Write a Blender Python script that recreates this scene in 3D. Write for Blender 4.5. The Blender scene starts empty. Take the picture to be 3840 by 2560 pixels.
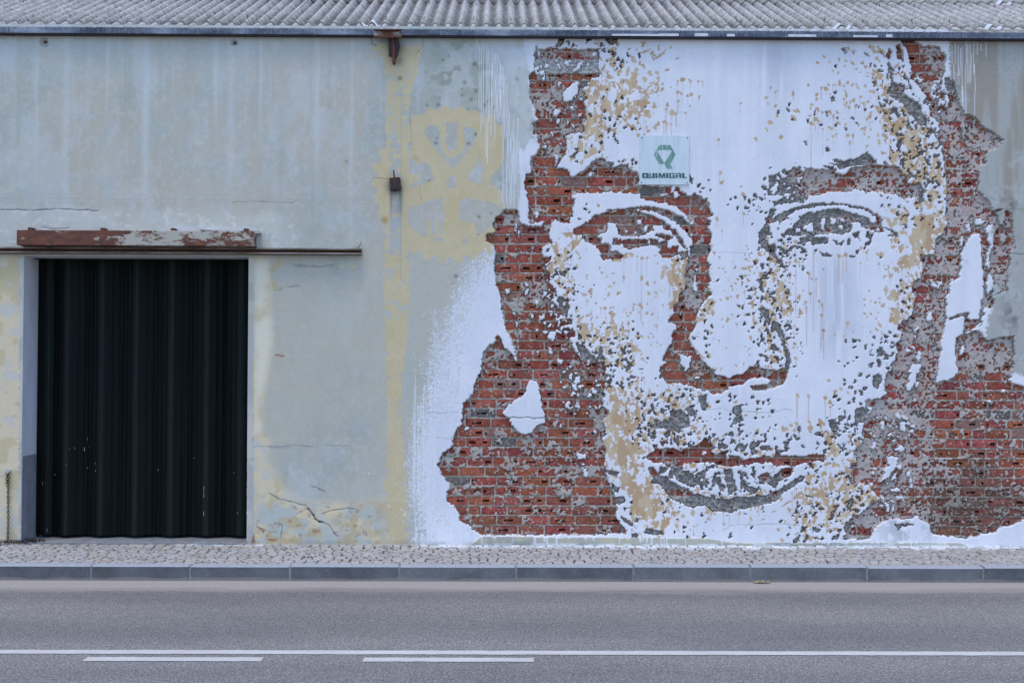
import bpy, bmesh, math, random
import numpy as np
from mathutils import Matrix, Vector

# ------------------------------------------------------------------ camera, sky, sun, exposure
sc = bpy.context.scene
COL = sc.collection
FPX = 5208.0                      # focal length in pixels of the 3840 px wide photograph
D0 = 15.0                         # camera to facade
R3 = (Matrix.Rotation(math.radians(-0.49), 3, 'Z') @ Matrix.Rotation(math.radians(90 + 1.27), 3, 'X')
      @ Matrix.Rotation(math.radians(0.21), 3, 'Z'))
RN = np.array(R3)

def ray(px, py):
    d = np.stack([(np.asarray(px, float) - 1920) / FPX, -(np.asarray(py, float) - 1280) / FPX,
                  -np.ones_like(np.asarray(px, float))])
    return np.tensordot(RN, d, axes=1)

_r = ray(1920, 2041)
HCAM = -float(_r[2] / _r[1]) * D0

def wallxz(px, py, depth=0.0):
    """photo pixel -> x, z on the facade plane (or a plane parallel to it)"""
    d = ray(px, py)
    t = (D0 + depth) / d[1]
    return d[0] * t, HCAM + d[2] * t

def groundxy(px, py, z):
    d = ray(px, py)
    t = (z - HCAM) / d[2]
    return float(d[0] * t), float(-D0 + d[1] * t)

cam = bpy.data.cameras.new('camera')
cam.lens = FPX / 3840 * 36.0
cam.sensor_width = 36.0
cam.clip_end = 3000
camo = bpy.data.objects.new('camera', cam)
camo.matrix_world = Matrix.Translation((0, -D0, HCAM)) @ R3.to_4x4()
COL.objects.link(camo)
sc.camera = camo

SUN_EL, SUN_ROT = math.radians(74), math.radians(205)
world = bpy.data.worlds.new('World')
sc.world = world
world.use_nodes = True
wn = world.node_tree
wn.nodes.clear()
wo = wn.nodes.new('ShaderNodeOutputWorld')
wb = wn.nodes.new('ShaderNodeBackground')
ws = wn.nodes.new('ShaderNodeTexSky')
ws.sky_type = 'NISHITA'
ws.sun_disc = False
ws.sun_elevation = SUN_EL
ws.sun_rotation = SUN_ROT
ws.air_density = 1.0
ws.dust_density = 1.0
ws.ozone_density = 5.0
wb.inputs['Strength'].default_value = 0.15
wn.links.new(ws.outputs[0], wb.inputs[0])
wn.links.new(wb.outputs[0], wo.inputs[0])

sun = bpy.data.lights.new('sun', 'SUN')
sun.energy = 0.7
sun.angle = math.radians(22)
sun.color = (1.0, 0.95, 0.88)
suno = bpy.data.objects.new('sun', sun)
# Nishita: rotation is measured from +Y towards +X
sd = Vector((math.sin(SUN_ROT) * math.cos(SUN_EL), math.cos(SUN_ROT) * math.cos(SUN_EL), math.sin(SUN_EL)))
suno.rotation_euler = sd.to_track_quat('Z', 'Y').to_euler()
suno.location = (0, -8, 12)
COL.objects.link(suno)

sc.view_settings.view_transform = 'Standard'
sc.view_settings.look = 'None'
sc.view_settings.exposure = 1.17
sc.view_settings.gamma = 1.0
sc.view_settings.use_curve_mapping = False

RNG = np.random.default_rng(7)
random.seed(7)

# ------------------------------------------------------------------ helpers
def tag(o, label=None, cat=None, group=None, kind=None):
    if label: o['label'] = label
    if cat: o['category'] = cat
    if group: o['group'] = group
    if kind: o['kind'] = kind
    return o

def link(name, me, parent=None, mat=None):
    o = bpy.data.objects.new(name, me)
    COL.objects.link(o)
    if parent is not None: o.parent = parent
    if mat is not None and me is not None and len(me.materials) == 0: me.materials.append(mat)
    return o

def empty(name, loc=(0, 0, 0)):
    o = bpy.data.objects.new(name, None)
    o.location = loc
    COL.objects.link(o)
    return o

def mesh(name, verts, faces, mat=None, smooth=False):
    me = bpy.data.meshes.new(name)
    me.from_pydata([tuple(map(float, v)) for v in verts], [], faces)
    if mat: me.materials.append(mat)
    if smooth: me.polygons.foreach_set('use_smooth', [True] * len(me.polygons))
    me.update()
    return me

class MB:
    """collects boxes, prisms and tubes into one mesh"""
    def __init__(s): s.v, s.f = [], []
    def add(s, vs, fs):
        n = len(s.v); s.v += [tuple(v) for v in vs]; s.f += [tuple(i + n for i in f) for f in fs]
    def box(s, x0, x1, y0, y1, z0, z1):
        s.add([(x0, y0, z0), (x1, y0, z0), (x1, y1, z0), (x0, y1, z0), (x0, y0, z1), (x1, y0, z1), (x1, y1, z1), (x0, y1, z1)],
              [(0, 3, 2, 1), (4, 5, 6, 7), (0, 1, 5, 4), (1, 2, 6, 5), (2, 3, 7, 6), (3, 0, 4, 7)])
        return s
    def prism(s, pts, y0, y1):
        """polygon of (x, z) points extruded from y0 (front) to y1"""
        n = len(pts)
        a = sum(pts[i][0] * pts[(i + 1) % n][1] - pts[(i + 1) % n][0] * pts[i][1] for i in range(n))
        if a < 0: pts = pts[::-1]
        s.add([(x, y0, z) for x, z in pts] + [(x, y1, z) for x, z in pts],
              [tuple(range(n)), tuple(range(2 * n - 1, n - 1, -1))] +
              [(i, i + n, (i + 1) % n + n, (i + 1) % n) for i in range(n)])
        return s
    def extrude_x(s, prof, x0, x1):
        """profile of (y, z) points extruded along x"""
        n = len(prof)
        s.add([(x0, y, z) for y, z in prof] + [(x1, y, z) for y, z in prof],
              [tuple(range(n)), tuple(range(2 * n - 1, n - 1, -1))] +
              [(i, i + n, (i + 1) % n + n, (i + 1) % n) for i in range(n)])
        return s
    def tube(s, p0, p1, r0, r1=None, n=8):
        r1 = r0 if r1 is None else r1
        p0, p1 = Vector(p0), Vector(p1)
        d = (p1 - p0).normalized()
        u = d.orthogonal().normalized(); w = d.cross(u)
        vs = []
        for p, r in ((p0, r0), (p1, r1)):
            for i in range(n):
                a = 2 * math.pi * i / n
                vs.append(p + u * (r * math.cos(a)) + w * (r * math.sin(a)))
        s.add(vs, [tuple(range(n))[::-1], tuple(range(n, 2 * n))] + [(i, (i + 1) % n, (i + 1) % n + n, i + n) for i in range(n)])
        return s
    def build(s, name, mat, parent=None, bevel=0.0, fix=True):
        me = bpy.data.meshes.new(name)
        me.from_pydata(s.v, [], s.f)
        if fix or bevel:
            bm = bmesh.new(); bm.from_mesh(me)
            if fix: bmesh.ops.recalc_face_normals(bm, faces=bm.faces)
            if bevel: bmesh.ops.bevel(bm, geom=bm.edges[:], offset=bevel, segments=2, affect='EDGES', profile=0.6)
            bm.to_mesh(me); bm.free()
        me.materials.append(mat)
        return link(name, me, parent)

# ------------------------------------------------------------------ materials
def mat_nodes(name, rough=0.85, spec=0.3):
    m = bpy.data.materials.new(name)
    m.use_nodes = True
    nt = m.node_tree
    b = nt.nodes['Principled BSDF']
    b.inputs['Roughness'].default_value = rough
    b.inputs['Specular IOR Level'].default_value = spec
    return m, nt, b

def N(nt, t, **kw):
    n = nt.nodes.new(t)
    for k, v in kw.items(): setattr(n, k, v)
    return n

def noise(nt, scale, detail=4, rough=0.6, vec=None, dist=0.0):
    n = N(nt, 'ShaderNodeTexNoise')
    n.inputs['Scale'].default_value = scale
    n.inputs['Detail'].default_value = detail
    n.inputs['Roughness'].default_value = rough
    n.inputs['Distortion'].default_value = dist
    if vec is not None: nt.links.new(vec, n.inputs['Vector'])
    return n.outputs['Fac']

def ramp(nt, fac, stops):
    r = N(nt, 'ShaderNodeValToRGB')
    el = r.color_ramp.elements
    while len(el) < len(stops): el.new(0.5)
    for e, (p, c) in zip(el, stops):
        e.position = p
        e.color = c if len(c) == 4 else (*c, 1)
    nt.links.new(fac, r.inputs[0])
    return r.outputs[0]

def mixc(nt, fac, a, b, mode='MIX'):
    m = N(nt, 'ShaderNodeMix', data_type='RGBA', blend_type=mode)
    for i, s in ((0, fac), (6, a), (7, b)):
        if isinstance(s, (int, float)): m.inputs[i].default_value = s
        elif isinstance(s, tuple): m.inputs[i].default_value = s if len(s) == 4 else (*s, 1)
        else: nt.links.new(s, m.inputs[i])
    return m.outputs[2]

def bump(nt, b, h, strength=0.3, dist=0.004):
    n = N(nt, 'ShaderNodeBump')
    n.inputs['Strength'].default_value = strength
    n.inputs['Distance'].default_value = dist
    nt.links.new(h, n.inputs['Height'])
    nt.links.new(n.outputs[0], b.inputs['Normal'])

def geopos(nt, scale=(1, 1, 1)):
    g = N(nt, 'ShaderNodeNewGeometry')
    m = N(nt, 'ShaderNodeMapping')
    m.inputs['Scale'].default_value = scale
    nt.links.new(g.outputs['Position'], m.inputs[0])
    return m.outputs[0]

def simple(name, c1, c2, scale=30, rough=0.85, spec=0.3, stretch=(1, 1, 1), bs=0.3, c3=None, p=(0.35, 0.65)):
    m, nt, b = mat_nodes(name, rough, spec)
    v = geopos(nt, stretch)
    f = noise(nt, scale, 6, 0.65, v)
    st = [(p[0], c1), (p[1], c2)]
    if c3: st.append((min(0.99, p[1] + 0.1), c3))
    nt.links.new(ramp(nt, f, st), b.inputs['Base Color'])
    bump(nt, b, noise(nt, scale * 6, 3, 0.6, v), bs)
    return m
# ------------------------------------------------------------------ what the photograph shows on the facade, in tile pixels
# tiles: letter = row (y from 120 + 640*row), digit = column (x from 1600 + 640*col), 2.45 tile px per photo px
TILES = {r + str(c): (1600 + 640 * c, 120 + 640 * i, 2.45) for i, r in enumerate('abc') for c in range(3)}
TILES['g'] = (1360, 340, 2.306)      # gear emblem close-up
TILES['L'] = (900, 900, 1.352)       # wall right of the door
TILES['q'] = (0, 0, 1.469)           # upper left wall
TILES['d'] = (0, 820, 2.352)         # door head
TILES['e'] = (0, 1640, 2.352)        # door foot
TILES['s'] = (0, 0, 1.0)             # photo px
TILES['v'] = (0, 0, 2352 / 3840.0)   # whole view

def T(tile, txt):
    x0, y0, k = TILES[tile]
    a = np.array([[float(q) for q in p.split(',')[:2]] for p in txt.split()])
    X, Z = wallxz(a[:, 0] / k + x0, a[:, 1] / k + y0)
    return np.stack([X, Z], 1)

def TB(tile, txt):
    """blobs x,y,r[,drip] -> list of (x, z, r, drip) in metres"""
    x0, y0, k = TILES[tile]
    out = []
    for p in txt.split():
        q = [float(t) for t in p.split(',')]
        X, Z = wallxz(q[0] / k + x0, q[1] / k + y0)
        m = 0.00288 / k
        out.append((float(X), float(Z), q[2] * m, (q[3] if len(q) > 3 else 0) * m))
    return out

# ---- stripped to the brickwork
DEEP = [
 ('a0', '1000,100 1015,150 1045,155 1150,150 1280,150 1385,165 1500,150 1580,160 1592,250 1560,300 1595,372 1590,405 1510,412 1500,450 1470,482 1500,492 1440,522 1470,600 1440,640 1470,700 1460,760 1470,800 1440,850 1430,920 1330,930 1280,960 1290,1040 1280,1130 1230,1170 1200,1250 1300,1250 1325,1335 1340,1700 940,1700 935,1568 920,1480 900,1400 905,1310 965,1300 955,1230 955,1150 1020,1110 1040,1060 1020,1000 1020,960 985,945 975,840 1025,800 1000,770 985,700 960,620 945,560 945,375 985,365 995,300 990,210'),
 ('a0', '1218,40 1268,40 1262,100 1212,135 1175,130 1213,85'), ('a0', '1480,40 1510,42 1502,80 1450,105 1470,70'),
 ('a0', '1360,92 1388,130 1330,132'), ('a0', '1640,52 1690,58 1745,88 1752,106 1700,100 1642,96'),
 # brow over the left eye with the strip under the sign, bridge of the nose
 ('a1', '-360,1310 -245,1340 -178,1310 -98,1250 2,1170 152,1205 130,1240 292,1220 300,1265 385,1290 385,1405 680,1410 700,1440 740,1410 770,1470 830,1500 900,1490 1010,1540 1030,1640 900,1720 870,1752 860,1745 800,1660 740,1610 600,1568 470,1545 390,1525 392,1490 132,1468 -168,1480 -218,1500 -360,1500'),
 # temple, cheek side and lower left field
 ('b0', '600,200 620,150 680,90 740,65 800,55 835,75 850,150 885,205 950,200 935,120 945,60 935,-40 1365,-40 1320,100 1310,180 1250,180 1170,150 1150,200 1130,260 1130,300 1160,380 1070,400 1060,500 1140,500 1140,560 1070,600 1140,650 1130,730 1180,790 1180,840 1140,900 1210,960 1310,990 1300,1030 1220,1050 1240,1080 1340,1070 1330,1110 1240,1140 1360,1170 1370,1230 1300,1250 1340,1300 1370,1380 1430,1450 1640,1460 1650,1620 500,1620 500,1480 520,1380 540,1340 620,1290 640,1225 670,1230 700,1300 740,1350 790,1400 835,1475 830,1440 800,1330 760,1230 720,1140 695,1000 680,880 640,720 615,600 630,450 620,400 570,370 545,290 640,265'),
 ('c0', '500,-20 440,70 440,150 405,215 355,240 335,290 330,400 325,460 260,530 235,600 240,650 215,690 155,720 120,790 95,840 130,900 175,980 210,1030 190,1100 175,1150 230,1210 290,1260 300,1360 410,1405 440,1450 510,1490 700,1486 1000,1482 1490,1482 1840,1470 1850,1440 1790,1390 1740,1320 1760,1240 1720,1140 1720,1100 1660,960 1620,880 1640,800 1650,690 1610,600 1640,480 1600,440 1670,400 1670,350 1620,300 1640,200 1650,60 1620,-20'),
 # left eye
 ('b1', '80,75 150,55 330,45 510,38 640,62 740,108 820,170 852,195 870,330 800,260 740,192 620,122 500,72 330,62'),
 ('b1', '-225,250 -140,215 -40,130 40,95 200,70 330,72 450,100 560,150 650,200 730,265 790,345 825,432 790,400 740,335 700,300 680,262 600,215 515,190 510,210 515,262 440,292 330,317 240,302 190,272 165,186 100,195 90,260 0,300 -60,300 -230,290'),
 ('b1', '-115,285 -60,300 20,312 40,350 20,380 100,380 130,400 110,440 190,450 240,470 238,512 60,530 30,480 20,420 -50,380 -100,360 -150,330'),
 ('b1', '535,300 550,282 640,292 700,300 690,320 650,345 600,335'), ('b1', '230,355 380,352 370,395 260,415'),
 ('b1', '385,345 450,338 465,380 400,390'), ('b1', '500,340 552,350 545,387 500,380'), ('b1', '660,420 700,398 745,430 738,468 690,465'),
 ('b1', '215,342 395,340 390,405 300,425 240,420'), ('b1', '370,335 470,325 480,390 395,400'), ('b1', '485,328 570,340 560,400 490,392'), ('b1', '555,380 645,345 655,440 600,432'), ('b1', '570,445 745,400 750,480 690,510 600,505'), ('b1', '140,325 225,330 215,395 150,385'), ('b1', '760,455 838,430 838,510 770,525'),
 # nose
 ('b1', '740,40 1000,-30 1040,10 1040,90 1075,110 1000,140 1050,180 1020,230 1050,290 1040,380 1050,440 1010,520 1040,560 1030,640 1040,720 1020,790 1050,850 1000,890 950,960 920,1040 905,1150 860,1190 850,1260 870,1320 900,1370 960,1420 1000,1490 1080,1540 1090,1600 570,1600 580,1510 640,1470 590,1450 620,1380 640,1330 690,1270 680,1220 720,1160 650,1120 670,1060 700,1010 710,940 760,900 760,840 800,790 800,690 810,620 830,540 860,470 850,420 880,385 880,335 862,272 795,205 870,205 890,180 850,165'),
 ('c1', '570,-10 640,90 820,100 900,130 1000,160 1060,185 1135,195 1200,150 1270,110 1350,100 1390,60 1440,35 1520,40 1590,65 1560,95 1470,100 1405,115 1450,160 1540,155 1640,125 1710,90 1745,40 1760,-25 1700,-42 1600,-30 1480,-70 1400,-65 1345,0 1290,12 1200,42 1130,12 1000,17 910,50 860,10 1090,-20 1000,-70 600,-60'),
 # mouth
 ('c1', '450,770 470,740 520,710 530,680 600,690 700,680 740,702 850,682 920,652 980,602 1000,580 1030,620 1080,680 1040,722 1100,742 1200,702 1230,762 1290,752 1340,790 1420,780 1500,770 1560,760 1620,770 1650,722 1680,708 1680,750 1800,752 1920,762 1940,745 2080,750 2100,790 2080,815 2000,800 1900,822 1800,860 1640,850 1600,822 1430,830 1340,842 1250,857 1160,852 1060,822 1000,822 900,820 810,826 780,862 650,857 590,822 510,820'),
 ('c1', '660,1090 720,1050 800,1050 870,1100 860,1130 760,1150 700,1150'), ('c1', '1225,1190 1315,1185 1325,1235 1235,1240'),
 ('c1', '1560,1120 1680,1070 1690,1100 1660,1160 1570,1165'), ('c1', '490,870 520,870 555,930 530,950 505,920'),
 ('c1', '1690,870 1790,868 1780,950 1710,960'), ('c1', '960,1160 1010,1150 1000,1200 965,1205'), ('c1', '1470,960 1560,900 1600,960 1560,1000'),
 # right brow and right temple
 ('a2', '130,1330 180,1290 230,1250 330,1240 480,1260 560,1260 640,1300 700,1310 760,1250 830,1230 960,1220 1090,1225 1200,1240 1230,1270 1250,1310 1300,1320 1290,1380 1350,1400 1390,1450 1400,1560 1350,1520 1250,1540 1180,1500 1020,1470 900,1470 820,1440 740,1470 600,1460 520,1490 380,1510 300,1490 250,1440 270,1400 200,1350'),
 ('a2', '1215,65 1290,60 1400,95 1430,130 1560,120 1600,180 1640,210 1620,330 1620,400 1590,440 1580,490 1600,550 1640,560 1700,560 1720,620 1760,650 1790,720 1830,760 1900,770 1930,800 1960,850 2040,900 2100,950 2165,990 2130,1030 2100,1070 2050,1080 2000,1120 2010,1220 1960,1230 1940,1300 1940,1460 1980,1520 2010,1568 2010,1640 1640,1640 1650,1568 1640,1480 1650,1400 1640,1300 1620,1200 1590,1100 1620,1060 1580,980 1560,920 1590,880 1560,830 1500,770 1480,700 1440,640 1450,580 1400,520 1350,470 1300,420 1330,370 1310,300 1290,230 1240,120'),
 ('a2', '1180,130 1210,105 1250,200 1252,262 1190,250'), ('a2', '1110,150 1138,200 1110,262 1088,220'),
 ('a2', '1165,510 1255,500 1255,577 1165,577'), ('a2', '665,155 710,145 735,180 715,205 690,175'), ('a2', '878,185 915,190 930,225 890,205'),
 ('a2', '1000,180 1040,185 1090,225 1060,215'),
 # right eye
 ('b2', '870,42 960,80 1050,150 1040,192 1070,262 1000,275 880,232 880,205 1000,200 950,110'), ('b2', '440,215 600,205 620,270 560,285 460,275'),
 ('b2', '600,120 760,110 820,150 760,170 640,150'), ('b2', '1100,300 1185,285 1195,320 1110,318'), ('b2', '-5,395 70,380 75,455 0,460'), ('b2', '-20,150 30,130 60,180 0,190'), ('b2', '90,150 160,120 200,150 120,175'),
 # right side of the face, ear
 ('b2', '1640,-40 2000,-40 2060,20 2050,80 2130,60 2200,70 2240,100 2250,250 2280,390 2260,450 2220,480 2230,560 2200,640 2210,800 2150,830 2080,850 2090,930 2060,960 1995,965 1975,1010 2010,1030 1950,1060 1980,1100 1960,1130 1900,1170 1970,1190 2020,1260 2100,1240 2260,1230 2270,1400 2250,1430 2260,1480 2230,1620 1080,1620 1110,1568 1160,1450 1190,1380 1170,1310 1220,1250 1240,1200 1190,1170 1200,1120 1230,1080 1290,1070 1330,1010 1340,940 1350,870 1330,800 1340,740 1390,700 1430,630 1420,560 1400,480 1540,480 1530,450 1540,330 1600,300 1640,200 1630,100'),
 ('c2', '1105,-20 1080,60 1070,150 1100,180 1030,220 950,240 890,240 900,300 960,320 930,380 880,440 870,520 880,600 850,650 790,740 820,800 760,850 770,930 745,985 800,1050 870,1010 960,1000 980,1080 1025,1150 950,1165 920,1240 850,1290 780,1300 760,1340 790,1400 740,1460 700,1490 680,1520 860,1522 940,1520 970,1450 1010,1390 1060,1360 1150,1340 1300,1330 1380,1310 1400,1340 1460,1370 1480,1400 1500,1470 1620,1490 1700,1500 1820,1520 1880,1500 1980,1480 2090,1460 2140,1410 2240,1400 2352,1345 2600,1250 2650,700 2550,200 2352,125 2250,90 2220,60 2200,-20'),
]
# ---- rough grey render left at half depth
GREY = [
 ('a0', '995,255 1300,250 1590,260 1570,330 1590,375 1300,378 985,372'),
 ('a0', '1490,1230 1570,1160 1600,1160 1660,1190 1730,1195 1720,1215 1560,1220'), ('a0', '1690,1245 1860,1222 1860,1232 1720,1262'),
 ('a0', '1640,70 1700,60 1760,60 1750,110 1660,105'),
 ('a1', '1650,1300 1720,1280 1760,1300 1800,1240 1900,1250 1900,1568 1690,1568 1720,1520 1640,1480 1660,1400'),
 ('a2', '590,1165 700,1182 760,1170 830,1150 900,1108 960,1150 1010,1190 960,1222 830,1222 740,1240 660,1262 560,1198 650,1220'),
 ('a2', '495,1228 600,1240 640,1285 540,1252'), ('a2', '20,1320 130,1290 140,1330 60,1400 20,1440 40,1480 140,1500 0,1500'),
 ('a2', '40,1568 130,1520 300,1500 380,1520 360,1545 200,1568 60,1600'),
 ('a2', '1110,280 1150,320 1140,420 1170,480 1250,490 1260,570 1310,620 1390,640 1420,740 1470,800 1460,880 1390,850 1330,780 1260,690 1200,630 1140,600 1100,560 1130,470 1110,380'),
 ('a2', '1130,690 1190,700 1210,770 1170,750 1120,720'), ('a2', '1620,420 1700,430 1760,640 1720,660 1690,560 1640,540'),
 ('a2', '1300,800 1330,900 1285,860'), ('a2', '1180,1010 1230,980 1240,1000 1210,1100 1175,1050'), ('a2', '1170,930 1240,935 1260,950 1190,965'),
 ('a2', '1230,1180 1260,1220 1240,1250'), ('a2', '1290,1250 1330,1300 1330,1350 1290,1300'), ('a2', '1430,1150 1480,1180 1500,1240 1450,1200'),
 ('a2', '1400,980 1420,1080 1440,1150 1420,1100 1390,1030'), ('a2', '1480,880 1560,920 1540,940'), ('a2', '1560,960 1620,1060 1590,1040'),
 ('a2', '1340,1380 1420,1400 1440,1560 1390,1568 1380,1450'),
 # right eye
 ('b1', '1590,60 1645,60 1605,150 1565,180 1590,260 1560,330 1575,400 1640,380 1650,440 1640,490 1700,540 1755,625 1720,610 1640,530 1590,470 1530,430 1490,370 1490,300 1520,230 1550,170'),
 ('b2', '-10,190 60,140 130,90 230,50 350,18 500,3 650,3 760,18 870,38 960,80 950,110 880,62 800,42 700,22 560,27 420,42 300,62 200,102 130,172 60,182'),
 ('b2', '340,100 440,80 620,60 700,75 760,100 830,110 880,130 930,150 1000,190 1040,200 1070,262 1000,276 900,230 850,230 830,190 790,170 770,200 770,262 700,290 560,282 430,292 420,312 330,302 240,302 130,302 160,270 230,220 290,150 290,130'),
 ('b2', '300,335 380,310 550,320 560,370 470,382 390,350 310,382'), ('b2', '585,342 650,370 700,345 690,392 640,382'), ('b2', '720,345 745,330 760,375 725,380'),
 ('b2', '785,285 842,268 842,322 800,332'), ('b2', '455,448 520,462 585,492 570,508 500,485'), ('b2', '925,295 980,272 960,332 932,392 880,412 890,382 930,340'),
 ('b2', '895,255 925,260 935,330 905,320'), ('b2', '1060,232 1110,242 1200,285 1120,272'), ('b2', '125,455 180,430 250,400 200,450 150,470'), ('b2', '280,400 330,420 370,470 320,450'),
 ('b2', '730,490 800,492 800,522'), ('b2', '310,580 335,590 330,635 310,610'),
 # nose right side
 ('b1', '1505,540 1540,560 1530,620 1505,590'), ('b1', '1450,710 1500,700 1530,770 1525,830 1490,800 1480,740'), ('b1', '1530,660 1560,670 1540,710 1515,700'),
 ('b1', '1500,850 1530,850 1525,915 1505,900'), ('b1', '1590,820 1625,830 1610,855 1640,900 1660,920 1610,900 1585,860'),
 ('b1', '1480,970 1540,965 1580,1000 1600,1080 1590,1140 1550,1090 1520,1020'), ('b1', '1620,1080 1670,1110 1720,1200 1735,1320 1770,1380 1780,1470 1760,1560 1720,1540 1740,1450 1720,1370 1680,1250 1640,1180 1600,1150'),
 ('b1', '1550,1150 1600,1190 1590,1250 1560,1200'), ('b1', '1470,1450 1490,1450 1490,1500 1455,1490'), ('b1', '1600,1300 1650,1310 1680,1360 1630,1370 1590,1350'),
 ('b1', '560,450 660,420 690,465 700,465 680,502 600,502'), ('b1', '560,380 640,345 645,442 610,430 560,420'), ('b1', '760,472 832,440 832,500 770,522'), ('b1', '195,328 218,350 200,382 160,376'),
 # moustache and mouth
 ('c1', '660,350 760,330 830,380 850,440 852,490 780,512 700,522 600,502 500,502 480,470 600,450 690,430'), ('c1', '800,330 880,293 892,340 920,380 860,402 830,360'), ('c1', '930,210 1012,198 1002,342 960,332'),
 ('c1', '1240,310 1312,298 1322,360 1342,430 1290,462 1230,482 1272,400 1240,350'), ('c1', '1195,560 1230,530 1270,560 1240,578'), ('c1', '1095,640 1200,655 1195,690 1120,685'),
 ('c1', '1280,660 1380,650 1360,715 1290,690'), ('c1', '1400,650 1480,630 1450,700 1410,690'), ('c1', '1490,670 1585,660 1590,700 1510,702'),
 ('c1', '470,860 520,860 560,930 640,950 700,990 800,1050 900,1100 1030,1132 1200,1152 1400,1132 1560,1112 1680,1062 1800,980 1902,938 1902,972 1800,1042 1700,1102 1680,1162 1560,1192 1440,1232 1300,1252 1240,1282 1150,1272 1060,1272 990,1222 850,1232 760,1192 690,1162 640,1092 560,1012 490,1002 520,960 480,900'),
 ('c1', '680,870 780,858 830,900 900,930 1012,858 1002,922 940,1002 880,1052 760,992 700,930'), ('c1', '1062,900 1092,905 1090,980 1040,1082 1030,1060 1060,980'),
 ('c1', '1100,950 1130,960 1140,1020 1172,1092 1130,1080 1100,1010'), ('c1', '1155,880 1245,885 1252,1000 1292,1082 1200,1112 1190,1000'), ('c1', '1305,900 1332,905 1340,990 1440,1060 1442,1102 1330,1052'),
 ('c1', '1415,858 1445,870 1455,1000 1470,1012 1560,898 1602,960 1700,868 1802,868 1792,952 1700,962 1642,1052 1560,1012 1460,1006'), ('c1', '940,1010 1010,960 1010,1010 960,1060'),
 ('c1', '560,850 640,860 640,900 590,910'), ('c1', '660,890 690,880 700,960 660,960'),
 # jaw left
 ('c0', '1640,60 1690,60 1700,140 1650,170'), ('c0', '1580,440 1640,480 1645,590 1590,580'), ('c0', '1620,850 1690,890 1770,900 1740,960 1680,920 1600,890'), ('c0', '1700,1010 1770,1050 1760,1110 1720,1080'),
 ('c0', '1670,1150 1820,1130 1825,1190 1740,1205'), ('c0', '1800,1220 1850,1230 1820,1270'), ('c0', '1790,1300 1850,1340 1935,1430 1880,1400 1800,1360'), ('c0', '1880,1470 1940,1465 1940,1530 1900,1540'),
 ('c0', '1990,1460 2020,1420 2150,1445 2210,1485 2060,1480'), ('b0', '1240,1080 1340,1062 1345,1080 1260,1110'), ('b0', '1190,860 1300,880 1310,1000 1220,960'), ('b0', '1370,1290 1460,1320 1560,1440 1600,1300 1640,1450 1440,1460'), ('b0', '1390,1200 1440,1240 1400,1260'),
 # right cheek edge
 ('c2', '545,420 620,415 640,470 655,520 610,600 580,520'), ('c2', '415,545 490,535 520,575 480,570'), ('c2', '580,210 640,195 640,235 600,230'), ('c2', '640,470 690,400 650,390'), ('c2', '800,330 870,310 940,340 880,440 800,480 770,640 760,600 800,520'),
 ('c2', '700,1390 760,1340 780,1400 740,1460 700,1450'), ('c2', '730,1170 780,1150 810,1190 740,1260'), ('c2', '1140,1380 1250,1370 1360,1385 1240,1400 1200,1440 1180,1400'),
 ('c2', '970,20 1030,0 1050,60 1000,150 970,130'), ('b2', '1005,1350 1060,1360 1050,1420 1005,1410'), ('b2', '1060,1370 1110,1380 1100,1440 1070,1430'),
 ('c2', '310,1400 360,1400 350,1460 320,1450'), ('c2', '410,1410 480,1430 480,1450 420,1445'), ('c2', '600,1480 650,1470 640,1530 590,1520'), ('c2', '230,1520 290,1500 270,1560 230,1568'), ('c2', '320,1540 370,1480 380,1500 340,1568'),
 ('e', '2240,150 2241,151 2240,152'),
]
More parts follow.
